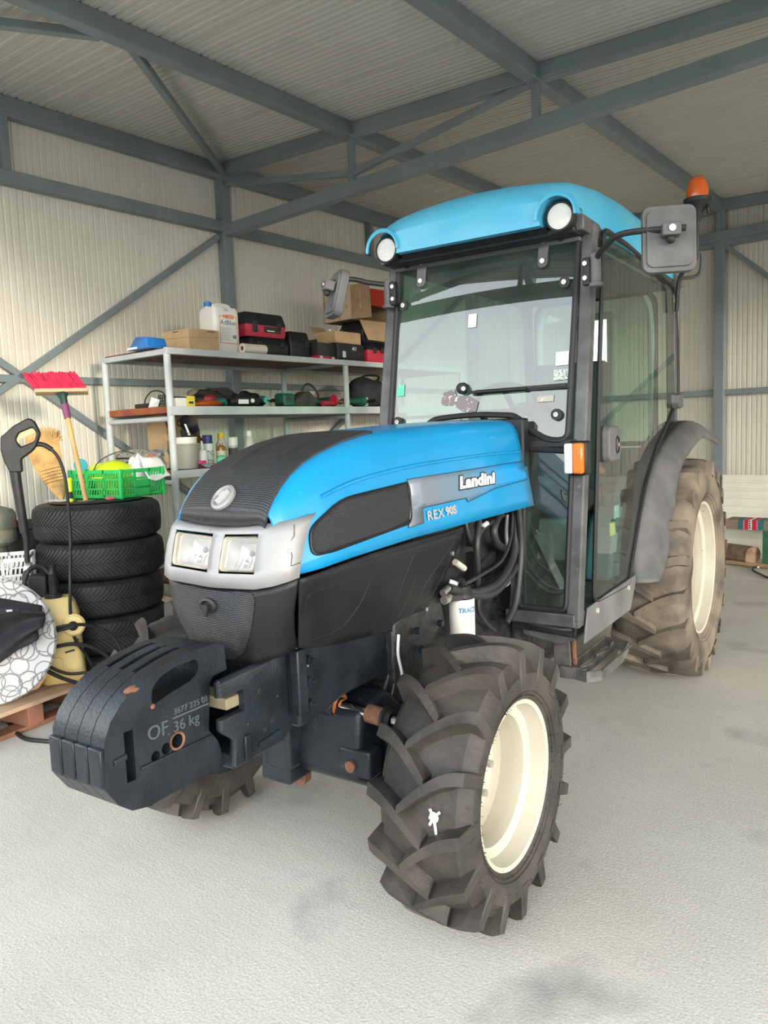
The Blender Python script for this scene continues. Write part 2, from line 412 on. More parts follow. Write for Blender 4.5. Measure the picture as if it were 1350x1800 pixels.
# ================================================================ the tractor (front axle over the origin, nose to -y)
TR_ = thing('tractor', 'blue compact tractor with glazed cab, black nose grille and cream wheels on the concrete', 'tractor', (0, 0, 0))
m_blue = mat('tractor_blue_paint', (.004, .25, .54), .30, var=.06, vscale=3, coat=.3)
m_roof = mat('cab_roof_faded_blue', (.042, .33, .54), .42, var=.10, vscale=2.5, col2=(.085, .385, .56))
m_silver = mat('silver_plastic', (.29, .29, .295), .48, .2, var=.08, vscale=5, spots=.30, sscale=9, scol=(.40, .38, .335))
m_blk = mat('black_textured_plastic', (.011, .012, .014), .42, var=.3, spec=.35, vscale=5, bump=.15, bscale=350)
m_gplas = mat('weathered_grey_plastic', (.105, .105, .11), .6, var=.25, vscale=7, bump=.2, bscale=300)
m_cabfr = mat('cab_frame_dark_grey', (.075, .076, .08), .5, var=.35, vscale=9, spots=.34, sscale=20, scol=(.17, .155, .13))
m_rub = mat('black_rubber', (.014, .014, .015), .55)
m_iron = mat('dark_blue_black_cast_iron', (.012, .017, .023), .38, spec=.4, var=.4, vscale=9, bump=.14, bscale=120, spots=.30, sscale=26, scol=(.06, .062, .065))
m_rust = mat('rust', (.17, .075, .045), .85, var=.3, vscale=40)
m_chrome = mat('chrome', (.8, .8, .82), .08, 1)
m_bolt = mat('zinc_bolt', (.55, .54, .52), .35, .9)
m_cream = mat('cream_wheel_paint', (.53, .50, .415), .45, var=.05, vscale=4, spots=.305, sscale=45, scol=(.26, .17, .10))
m_engine = mat('greasy_engine_black', (.018, .018, .02), .5, var=.5, vscale=20, bump=.4, bscale=70)
m_glass = pane('green_tinted_glass', (.56, .76, .66), 0, .075, .03)
m_wsglass = pane('dusty_windscreen_glass', (.38, .62, .54), 0, .115, .035)
m_clear = pane('clear_lens', (.96, .96, .96), .02, .04)
m_refl = mat('lamp_reflector', (.62, .62, .61), .22, .75)
m_white = mat('white_print', (.85, .85, .85), .5)
m_dark = mat('dark_print', (.03, .03, .035), .5)

# ---- hood
CXH = lambda y: interp([(-.6, .028), (.9, .010)], y)
HW = lambda y: interp([(-.568, .192), (-.553, .203), (-.542, .212), (-.535, .219), (-.51, .231), (-.48, .243), (-.45, .252), (-.4, .258), (.1, .272), (.95, .287)], y)
HT = lambda y: interp([(-.60, 1.195), (-.585, 1.225), (-.57, 1.246), (-.553, 1.270), (-.535, 1.293), (-.512, 1.317), (-.485, 1.341), (-.444, 1.370), (-.39, 1.397), (-.323, 1.420), (-.22, 1.446), (-.108, 1.465), (.011, 1.476), (.357, 1.491), (.8, 1.502), (.95, 1.502)], y)
HB = lambda y: interp([(-.568, 1.108), (-.532, 1.110), (-.36, 1.125), (0, 1.138), (.3, 1.14), (.95, 1.144)], y)
PROF = [(0, 0), (.2, .001), (.4, .003), (.55, .006), (.64, .010), (.71, .018), (.76, .030), (.80, .050), (.83, .076), (.855, .11), (.89, .17), (.93, .24), (.975, .31), (1.0, .36)]
def hood_pt(y, i, side, off=0):
    f, d = PROF[i]; k = (HT(y) - HB(y))/.36
    return Vector((CXH(y) + side*f*HW(y), y, HT(y) - d*k))
def hood_x(y, z, side=1, off=0):
    k = (HT(y) - HB(y))/.36; d = min(max((HT(y) - z)/k, 0), .36)
    f = interp([(b, a) for a, b in PROF], d); return CXH(y) + side*(f*HW(y) + off)
def hood_z(y, x):
    f = min(abs((x - CXH(y))/HW(y)), 1); return HT(y) - interp(PROF, f)*(HT(y) - HB(y))/.36
ys = [-.546, -.540, -.532, -.512, -.485, -.464, -.444, -.39, -.323, -.22, -.108, .011, .18, .357, .55, .72, .86, .93]
NPF = len(PROF)
def ring(y): return [hood_pt(y, i, -1) for i in range(NPF - 1, 0, -1)] + [hood_pt(y, i, 1) for i in range(NPF)]
m = MB(); m.loft([ring(y) for y in ys], close=False, cap=False)
hood = m.build('hood', m_blue, TR_, smooth=60, solid=.006)
MB().loft([ring(-.6)], close=False, cap=False)
def patch2d(poly, cuts=()):
    bm = bmesh.new(); f = bm.faces.new([bm.verts.new((p[0], p[1], 0)) for p in poly])
    for ax, v in cuts:
        bmesh.ops.bisect_plane(bm, geom=bm.verts[:] + bm.edges[:] + bm.faces[:], plane_co=(v, v, 0), plane_no=(1, 0, 0) if ax == 0 else (0, 1, 0))
    bm.verts.ensure_lookup_table()
    for i, v in enumerate(bm.verts): v.index = i
    vs = [tuple(v.co) for v in bm.verts]; fs = [tuple(v.index for v in f.verts) for f in bm.faces]; bm.free(); return vs, fs
def patch(poly, fn, cuts=()):
    vs, fs = patch2d(poly, cuts); m = MB(); m.add([fn(v[0], v[1]) for v in vs], fs); return m
def rail(poly, fn, r, n=6, closed=True):
    p = list(poly) + ([poly[0], poly[1]] if closed else []); m = MB(); m.tube([fn(*q) for q in p], r, n); return m
YC = [(0, -.5 + .1*i) for i in range(15)]; ZC = [(1, 1.15 + .03*i) for i in range(6)]
side_fn = lambda o: (lambda y, z: (hood_x(y, z, 1, o), y, z))
sideL_fn = lambda o: (lambda y, z: (hood_x(y, z, -1, o), y, z))
m_meshS = perforated('side_mesh', ('Y', 'Z')); m_meshT = perforated('top_mesh', ('X', 'Y'), .0068); m_meshF = perforated('front_mesh', ('X', 'Z'), .0066)
# nose grille on top of the hood
def top_fn(o):
    def f(u, v):
        y = lerp(-.557, lerp(-.10, -.055, (u + 1)/2), v); x = CXH(y) + .006*(1 - v) + u*lerp(.156, .165, v)
        e = .02*min(1, v*30)
        h = hood_z(y, x); dy = (hood_z(y + .01, x) - hood_z(y - .01, x))/.02
        nn = Vector((0, -dy, 1)).normalized(); bead = .006*math.exp(-((abs(u) - .42)/.07)**2)*(1 if .25 < v < .8 else 0)
        if v == 0: return Vector((x, y - .004, h - .030*(1 - .8*abs(u)**3)))     # front lip tucked behind the lamp panel
        return Vector((x, y, h)) + nn*(o + bead)
    return f
MB().grid(lambda a, b: top_fn(.007)(a*2 - 1, b), 40, 36).build('nose_grille', m_meshT, TR_, smooth=60, solid=.012)
# badge
by0 = -.528; bz0 = hood_z(by0, .025)
nb = Vector((0, -(hood_z(by0 + .015, .025) - hood_z(by0 - .015, .025))/.03, 1)).normalized()
ub = Vector((1, 0, 0)); vb = nb.cross(ub)
bfn = lambda h: (lambda a, b_: Vector((.025, by0, bz0)) + ub*a + vb*b_ + nb*h)
ell = lambda rx, ry, n=28: [(rx*math.cos(2*PI*i/n), ry*math.sin(2*PI*i/n)) for i in range(n)]
bd = MB(); N = 28
bd.loft([[bfn(h)(*p) for p in ell(rx, ry)] for rx, ry, h in ((.036, .040, .006), (.036, .040, .014), (.030, .033, .018), (.025, .028, .014), (.024, .027, .010))], True, True)
badge = bd.build('badge', m_silver, TR_, smooth=40, label='round silver badge with a slanted emblem')
MB().prism([(-.020, -.016), (-.006, -.022), (.016, .018), (.002, .024)], bfn(.010), bfn(.017)).build('emblem', mat('badge_emblem', (.72, .71, .68), .3, .6), badge)
MB().prism([(-.010, .021), (-.021, .005), (-.009, .000), (.001, .010)], bfn(.010), bfn(.015)).build('emblem', MATS['badge_emblem'], badge)
# side mesh window in the hood (both sides)
wpoly = round_poly([(-.470, 1.155), (-.462, 1.222), (-.33, 1.286), (.012, 1.306), (.016, 1.285), (-.004, 1.186), (-.40, 1.156)], [.02, .05, .12, .02, .02, .03, .05])
for sd_, fn in (('', side_fn), ('', sideL_fn)):
    g = patch(wpoly, fn(.003), YC + ZC).build('side_grille', m_meshS, TR_, smooth=60, solid=.004)
    rail(wpoly, fn(.002), .0045).build('grille_rim', m_blk, g)
# decal with its lettering
m_dec = bpy.data.materials.new('silver_fading_to_blue_decal'); m_dec.use_nodes = True
n_ = m_dec.node_tree.nodes; l_ = m_dec.node_tree.links
t_ = n_.new('ShaderNodeTexCoord'); s_ = n_.new('ShaderNodeSeparateXYZ'); r_ = n_.new('ShaderNodeValToRGB'); l_.new(t_.outputs['Object'], s_.inputs[0]); l_.new(s_.outputs['Y'], r_.inputs[0])
q_ = r_.color_ramp.elements; q_[0].position = .15; q_[0].color = (.165, .20, .245, 1); q_[1].position = .72; q_[1].color = (.012, .29, .66, 1)
k_ = q_.new(.42); k_.color = (.11, .225, .34, 1)
l_.new(r_.outputs[0], n_['Principled BSDF'].inputs['Base Color']); n_['Principled BSDF'].inputs['Roughness'].default_value = .3
dpoly = [(.012, 1.316), (.5, 1.322), (.895, 1.327), (.905, 1.252), (.60, 1.240), (.372, 1.212), (.365, 1.226), (.071, 1.222), (.062, 1.176), (-.028, 1.171), (.010, 1.25)]
for fn in (side_fn, sideL_fn):
    dc = patch(dpoly, fn(.0035), YC + ZC).build('hood_decal', m_dec, TR_, smooth=60, solid=.003)
    rail(dpoly, fn(.0036), .0012, 4).build('decal_outline', m_dark, dc)
    mir = -1 if fn is sideL_fn else 1
    tf = lambda ox, oz, o, ks=1: (lambda x, y, z: fn(o + z)(ox + ks*x if mir > 0 else ox + .36 - ks*x, oz + y))
    text_mesh('Landini', .056, tf(.327, 1.262, .0045, 1.62), .0006, .22, .0075, 1.05).build('lettering', m_dark, dc, smooth=0)
    text_mesh('Landini', .056, tf(.327, 1.262, .0062, 1.62), .0006, .22, .0025, 1.05).build('lettering', m_white, dc, smooth=0)
    text_mesh('REX', .040, tf(.085, 1.181, .0045, 1.35), .0006, .1, .001, 1.15).build('lettering', mat('grey_print', (.36, .36, .40), .4), dc, smooth=0)
    text_mesh('90S', .037, tf(.205, 1.184, .0045, 1.35), .0006, .05, .002, 1.0).build('lettering', MATS['grey_print'], dc, smooth=0)
# scratches and a raised ridge along the side
MB().tube([side_fn(.001)(y, z) for y, z in ((-.40, 1.30), (-.25, 1.33), (0, 1.352), (.3, 1.362), (.6, 1.366), (.88, 1.366))], .006, 6, sm=5).build('hood_ridge', m_blue, TR_, smooth=60)

# ---- silver lamp panel wrapped round the nose
SP = [(-.214, -.530, 1.107, -.206, -.456, 1.262), (-.200, -.552, 1.099, -.190, -.500, 1.252), (-.174, -.576, 1.09, -.165, -.535, 1.245), (-.133, -.592, 1.083, -.13, -.556, 1.240),
      (.012, -.596, 1.076, .012, -.552, 1.233), (.052, -.597, 1.076, .052, -.552, 1.233), (.183, -.600, 1.083, .178, -.560, 1.240),
      (.224, -.580, 1.090, .214, -.538, 1.245), (.252, -.554, 1.099, .243, -.502, 1.252), (.268, -.530, 1.107, .262, -.454, 1.262)]
TS = [0, .24, .30, .55, .80, .86, 1.0]
def sp_pt(i, t):
    a = SP[i]; w = .010*math.sin(PI*t)
    p = Vector((lerp(a[0], a[3], t), lerp(a[1], a[4], t) - w, lerp(a[2], a[5], t)))
    if t >= .999: p.y += .012; p.z -= .002
    return p
g = MB(); nn_ = len(TS)
g.add([sp_pt(i, t) for i in range(len(SP)) for t in TS], [(i*nn_+j, (i+1)*nn_+j, (i+1)*nn_+j+1, i*nn_+j+1) for i in range(len(SP)-1) for j in range(nn_-1) if not (i in (3, 5) and j in (1, 2, 3, 4))])
sp = g.build('lamp_panel', m_silver, TR_, smooth=50, solid=.006, offset=1)
for i in (3, 5):
    a, b_, c, d = sp_pt(i, .26), sp_pt(i+1, .26), sp_pt(i+1, .84), sp_pt(i, .84)
    ce_ = (a + b_ + c + d)/4; ux = (b_ - a).normalized(); uz = (d - a).normalized(); un = ux.cross(uz).normalized()
    w_, h_ = (b_ - a).length, (d - a).length
    F = lambda off: (lambda x, y: ce_ + ux*x + uz*y + un*off)
    hl = MB().loft([[F(o)(*p) for p in rrect(w_*s - .004, h_*s - .004, .012)] for s, o in ((1.0, .004), (1.0, -.010), (.90, -.014), (.88, -.004))], True, False)
    H = hl.build('headlight', mat('cream_lamp_bezel', (.62, .58, .47), .4, var=.15, vscale=14), TR_, smooth=40)
    MB().loft([[F(o)(*p) for p in rrect(w_*s, h_*s, .01)] for s, o in ((.90, -.006), (.86, -.02), (.74, -.05), (.3, -.062), (.02, -.064))], True, False).build('reflector', m_refl, H, smooth=20)
    for k in range(5):
        x = w_*(-.28 + .14*k); MB().bar(F(-.022)(x, -h_*.33), F(-.03)(x + .004, -h_*.05), .003, .006).build('reflector_facet', m_refl, H, smooth=0)
    MB().ball(F(-.030)(w_*.12, h_*.06), .0085, 12, 8).build('bulb_cap', mat('lamp_dark', (.12, .12, .13), .3), H)
    MB().ball(F(-.030)(w_*.02, -h_*.22), .011, 12, 8).build('bulb', m_chrome, H)
    patch(rrect(w_*.91, h_*.91, .01), F(-.002)).build('lens', m_clear, H, smooth=0, solid=.003)
for (i, t, dx) in ((4, .90, -.02), (5, .93, .05), (5, .10, .09), (7, .78, .0), (7, .22, -.005), (8, .60, 0), (8, .5, .004)):
    p = sp_pt(i, t) + Vector((dx, 0, 0)); nrm = (Vector((p.x - .025, (-.42 - p.y)*-.6 if abs(p.x - .025) < .17 else -.12, 0))).normalized() if i >= 7 else Vector((0, -1, 0))
    if i >= 7: nrm = Vector((.6, -.8, 0))
    MB().cyl(p - nrm*.001, p + nrm*.004, .0055, 10).build('panel_screw', m_bolt, sp)
crack = [sp_pt(8, .92), sp_pt(8, .74) + Vector((.006, .004, 0)), sp_pt(8, .62) + Vector((-.004, 0, 0)), sp_pt(8, .42) + Vector((.007, .006, 0)), sp_pt(8, .26) + Vector((.006, .005, 0)), sp_pt(9, .24)]
MB().tube([p + Vector((.004, -.005, 0)) for p in crack], .0011, 4).build('crack', m_dark, sp)

# ---- black nose below the lamps
NB = [(-.162, -.470, .905), (-.150, -.500, .893), (-.128, -.532, .882), (-.092, -.558, .872), (.012, -.572, .864), (.05, -.572, .863), (.128, -.562, .870), (.168, -.536, .882), (.195, -.505, .892), (.205, -.475, .905)]
def ns_pt(i, t, off=0):
    i0 = int(min(max(i, 0), len(NB) - 1.0001)); f = i - i0
    def col(j):
        a, b_ = SP[j], NB[j]; w = .018*math.sin(PI*min(1, t*1.0))
        return Vector((lerp(a[0], b_[0], t), lerp(a[1] + .006, b_[1], t) - w, lerp(a[2] - .002, b_[2], t)))
    p = col(i0).lerp(col(i0 + 1), f)
    return p + (p - Vector((.025, -.42, p.z))).normalized()*off
nose = MB().grid(lambda a, b_: ns_pt(a*9, b_), 36, 10).build('nose_panel', m_blk, TR_, smooth=50, solid=.006)
gpoly = round_poly([(3.02, .03), (5.98, .03), (6.05, .45), (5.75, .82), (5.2, .93), (3.9, .93), (3.2, .80), (2.95, .45)], .35, 3)
lg = patch(gpoly, lambda a, t: ns_pt(a, t, .005), [(0, 3 + .5*i) for i in range(1, 6)] + [(1, .15*i) for i in range(1, 7)]).build('lower_grille', m_meshF, TR_, smooth=60, solid=.004)
lp = ns_pt(4.1, .22, .006)
MB().lathe([(.026, 0), (.026, .006), (.018, .009), (.014, .003)], (0, 0, 0), 'y', 20).xf(Matrix.Translation(lp) @ Matrix.Rotation(PI, 4, 'Z') @ Matrix.Diagonal((1.25, 1, .75, 1))).build('grille_latch', m_rub, TR_)
MB().prism([(-.012, .004), (.012, .004), (.004, -.028), (-.004, -.028)], lambda a, b_: lp + Vector((a, -.009, b_)), lambda a, b_: lp + Vector((a, -.016, b_))).build('latch_tab', m_rub, TR_)
# nose undertray
MB().add([ns_pt(i, 1) for i in range(10)], [tuple(range(10))]).build('nose_undertray', m_blk, TR_, smooth=0, solid=.004)

# ---- black side panels
bx_ = lambda z: .268 - .07*min(max((1.105 - z)/.23, 0), 1.15)
spoly = round_poly([(-.532, 1.103), (-.2, 1.121), (.352, 1.128), (.345, 1.07), (.30, .985), (.20, .845), (.05, .826), (-.06, .842), (-.30, .868), (-.478, .902)], [.005, .05, .005, .02, .04, .05, .05, .05, .1, .02])
for sgn in (1, -1):
    cx_ = .018
    pf = lambda o: (lambda y, z: (cx_ + sgn*(bx_(z) - cx_ + o), y, z))
    P_ = patch(spoly, pf(0), YC + [(1, .85 + .04*i) for i in range(8)]).build('side_panel', m_blk, TR_, smooth=50, solid=.006)
    for poly in (round_poly([(-.49, 1.052), (-.185, 1.072), (-.21, .985), (-.27, .925), (-.33, .912), (-.47, .915)], [.015, .02, .05, .05, .03, .02]),
                 round_poly([(.032, 1.085), (.092, 1.085), (.082, 1.00), (.035, .875), (-.028, .868), (-.01, .95)], .025),
                 round_poly([(.30, 1.085), (.325, 1.07), (.285, .985), (.205, .865), (.105, .852), (.16, .96)], .02)):
        w = patch(poly, pf(.003), YC + [(1, .85 + .04*i) for i in range(8)]).build('mesh_window', m_meshS, P_, smooth=50, solid=.003)
        rail(poly, pf(.004), .003, 5).build('window_rim', m_blk, P_)
    for dz in (0, -.012):
        MB().tube([pf(.003)(y, z + dz) for y, z in ((-.525, 1.098), (-.2, 1.114), (.35, 1.121))], .0035, 6).build('panel_ridge', m_blk, P_)
    for q in ((.30, 1.04), (.205, .86)):
        MB().cyl(pf(0)(*q), pf(.012)(*q), .008, 8).build('panel_bolt', m_bolt, P_)

# ---- front weights: four plates hung on the carrier
WO = [(-1.012, .708), (-1.004, .815), (-.985, .852), (-.955, .884), (-.915, .910), (-.87, .928), (-.81, .942), (-.755, .950), (-.66, .948), (-.633, .938), (-.628, .872), (-.675, .868), (-.688, .855),
      (-.702, .735), (-.675, .700), (-.665, .672), (-.66, .626), (-.90, .622), (-.945, .632), (-.978, .658)]
SLOT = [(-.868, .893), (-.84, .915), (-.79, .926), (-.725, .927), (-.722, .895), (-.748, .878), (-.81, .868), (-.872, .852)]
wfn = lambda x: (lambda y, z: (x, y, z))
wb_ = []
for k in range(4):
    x0 = -.0955 + .0478*k; x1 = x0 + .0455
    W_ = MB().prism(WO, wfn(x0), wfn(x1)).build('front_weight', m_iron, TR_, smooth=30)
    sl_ = round_poly(SLOT, .012, 2)
    c = MB().prism(sl_, wfn(x0 - .01), wfn(x1 + .01)); cut(W_, c)
    for cy, cz, rr in ((-.870, .731, .013), (-.838, .738, .014), (-.804, .745, .017)):
        cut(W_, MB().cyl((x0 - .01, cy, cz), (x1 + .01, cy, cz), rr, 14))
    cut(W_, MB().bb((x0 - .001, -.953, .700), (x1 + .01 if k == 3 else x0 + .004, -.928, .818)) if k == 3 else MB().bb((x1 - .01, -1.03, .745), (x1 + .01, -.995, .775)))
    if k != 3: cut(W_, MB().bb((x1 - .016, -.872, .905), (x1 + .01, -.728, .97)))
    d = W_.modifiers.new('bevel', 'BEVEL'); d.width = .004; d.segments = 2; d.limit_method = 'ANGLE'; d.angle_limit = math.radians(40)
    MB().bb((x0 + .001, -1.018, .712), (x1 - .001, -1.005, .800)).build('weight_lip', m_iron, W_, bevel=.004)
    if k == 3:
        MB().prism([(-.915, .716), (-.695, .716), (-.695, .7235), (-.915, .7235)], wfn(x1), wfn(x1 + .006)).build('cast_rib', m_iron, W_, bevel=.002)
        MB().prism([(-.985, .752), (-.95, .757), (-.95, .770), (-.985, .766)], wfn(x1), wfn(x1 + .005)).build('cast_rib', m_iron, W_, bevel=.002)
        m_cast = mat('cast_letter', (.07, .085, .10), .4)
        wt = lambda oy, oz: (lambda x, y, z: (x1 + .0015 + z, oy + x, oz + y))
        text_mesh('OF', .048, wt(-.892, .775), .003, 0, .0).build('cast_lettering', m_cast, W_, smooth=0)
        text_mesh('. 36 kg', .038, wt(-.835, .770), .003, 0, .0).build('cast_lettering', m_cast, W_, smooth=0)
        text_mesh('3677 225 01', .022, wt(-.812, .812), .003, 0, .0).build('cast_lettering', m_cast, W_, smooth=0)
        MB().prism([(-.815, .803), (-.70, .803), (-.70, .807), (-.815, .807)], wfn(x1), wfn(x1 + .004)).build('cast_rib', m_cast, W_, smooth=0)
        MB().ball((x1 - .008, -.915, .905), .02, 10, 6, (.5, 1.2, .45)).build('rust_patch', m_rust, W_)
        MB().lathe([(.017, 0), (.023, .002), (.023, -.002)], (x1 + .0005, -.804, .745), 'x', 18).build('rust_patch', m_rust, W_)
        MB().ball((x1 - .001, -.868, .851), .008, 8, 6, (.4, 1, .8)).build('rust_patch', m_rust, W_)

# ---- weight carrier and front support
C_ = MB()
cr_ = MB().ext([(-.70, .865), (-.49, .875), (-.43, .905), (.06, .84), (.06, .70), (-.20, .675), (-.42, .66), (-.47, .628), (-.665, .622), (-.655, .70), (-.70, .735)], 'x', -.125, .135).build('weight_carrier', m_iron, TR_, bevel=.008)
cut(cr_, MB().bb((-.105, -.76, .66), (.115, -.46, .96)))
cut(cr_, MB().bb((.10, -.71, .765), (.2, -.615, .822)))
MB().bb((-.1, -.66, .775), (.117, -.60, .805)).build('carrier_packing', mat('stained_wood', (.22, .19, .12), .8, var=.2), TR_, bevel=.004)
for q in ((-.56, .80), (-.545, .69), (-.515, .705)):
    MB().cyl((.13, *q), (.1365, *q), .008, 12).build('carrier_hole', m_rub, TR_)
MB().prism(rrect(.09, .012, .005), lambda a, b_: (.135, -.53 + a, .662 + b_ + a*.1), lambda a, b_: (.142, -.53 + a, .662 + b_ + a*.1)).build('carrier_rib', m_iron, TR_)
MB().bb((.12, -.625, .63), (.142, -.60, .70)).build('carrier_rib', m_iron, TR_, bevel=.003)
MB().ext([(-.44, .895), (.045, .83), (.085, .79), (.07, .70), (-.02, .665), (-.06, .69), (-.22, .69), (-.44, .66)], 'x', -.14, .17).build('front_support', m_iron, TR_, bevel=.01)
MB().bb((.155, -.455, .70), (.185, -.415, .885)).build('support_flange', m_iron, TR_, bevel=.004)
for z in (.845, .785, .72):
    MB().cyl((.155, -.40, z), (.186, -.40, z), .015, 6).build('support_bolt', m_iron, TR_)
    MB().cyl((.18, -.40, z), (.198, -.40, z), .008, 8).build('support_bolt', m_iron, TR_)
MB().prism([(-.415, .845), (-.40, .86), (-.385, .84), (-.40, .825)], wfn(.17), wfn(.176)).build('grey_tag', m_silver, TR_)
# ---- front axle
ax = MB().loft([[(x, y_, z_) for y_, z_ in ((-.09 + s, .50 - h), (-.02, .57 + h*.3), (.08, .55 + h*.3), (.10, .44 - h*.3), (.03, .36 - h*.5), (-.07, .37 - h*.6))] for x, s, h in ((-.34, .03, -.02), (-.2, .02, 0), (-.1, -.01, .02), (.0, -.02, .03), (.1, -.01, .02), (.22, .02, 0), (.34, .03, -.02))], True, True).build('front_axle', m_iron, TR_, bevel=.008)
MB().bb((-.13, -.27, .42), (-.03, -.02, .66)).build('axle_pivot', m_iron, TR_, bevel=.015)
MB().bb((-.16, -.26, .37), (-.04, -.12, .64)).build('axle_bracket', m_iron, TR_, bevel=.01)
MB().ext([(-.20, .63), (-.04, .655), (.03, .60), (.05, .44), (-.02, .375), (-.14, .37), (-.22, .42)], 'x', -.05, .20).build('differential_housing', m_iron, TR_, bevel=.02, seg=3)
MB().bb((.12, -.215, .43), (.24, -.15, .52)).build('axle_boss', m_iron, TR_, bevel=.01)
MB().cyl((.17, -.20, .465), (.17, -.225, .465), .018, 12).build('axle_plug', m_rust, TR_)
MB().lathe([(.0, .0), (.03, 0), (.03, .03), (0, .03)], (-.09, -.16, .35), 'y', 14).build('tow_eye', m_rust, TR_)
for s in (1, -1):
    A_, B_ = Vector((0.099,-0.17,0.631)), Vector((0.296,-0.17,0.615))
    f_ = lambda t: Vector((s*A_.lerp(B_, t).x, -.17, A_.lerp(B_, t).z)); dr_ = (f_(1) - f_(0)).normalized()
    rot_ = dr_.to_track_quat('X', 'Z').to_matrix().to_4x4()
    MB().cyl(f_(0) - dr_*.06, f_(0), .046, 20).build('steering_cylinder', m_iron, TR_, bevel=.006)
    MB().lathe([(.024, 0), (.036, .001), (.036, .006), (.024, .006)], (0, 0, 0), 'x', 20).xf(Matrix.Translation(f_(0)) @ rot_).build('dust_ring', mat('orange_seal', (.42, .14, .04), .6), TR_)
    MB().cyl(f_(0), f_(.62), .0185, 16).build('steering_rod', m_chrome, TR_)
    MB().cyl(f_(.56), f_(.84), .028, 16).build('rusty_rod_end', m_rust, TR_)
    MB().lathe([(.020, 0), (.034, .004), (.034, .012), (.026, .016), (.032, .022), (.022, .032)], (0, 0, 0), 'x', 16).xf(Matrix.Translation(f_(.83)) @ rot_).build('rod_boot', m_rub, TR_)
    MB().cyl(f_(1.0), f_(1.35), .012, 10).build('tie_rod', m_bolt, TR_)
    MB().lathe([(.0, 0), (.10, 0), (.12, .04), (.12, .10), (.09, .14), (0, .14)], (0, 0, 0), 'x', 24).xf(Matrix.Translation((s*.27, 0, .43)) @ Matrix.Diagonal((s, 1, 1, 1))).build('wheel_hub', m_iron, TR_)
    MB().bar((s*.28, -.02, .32), (s*.28, -.10, .62), .08, .08).build('steering_knuckle', m_iron, TR_, bevel=.015)
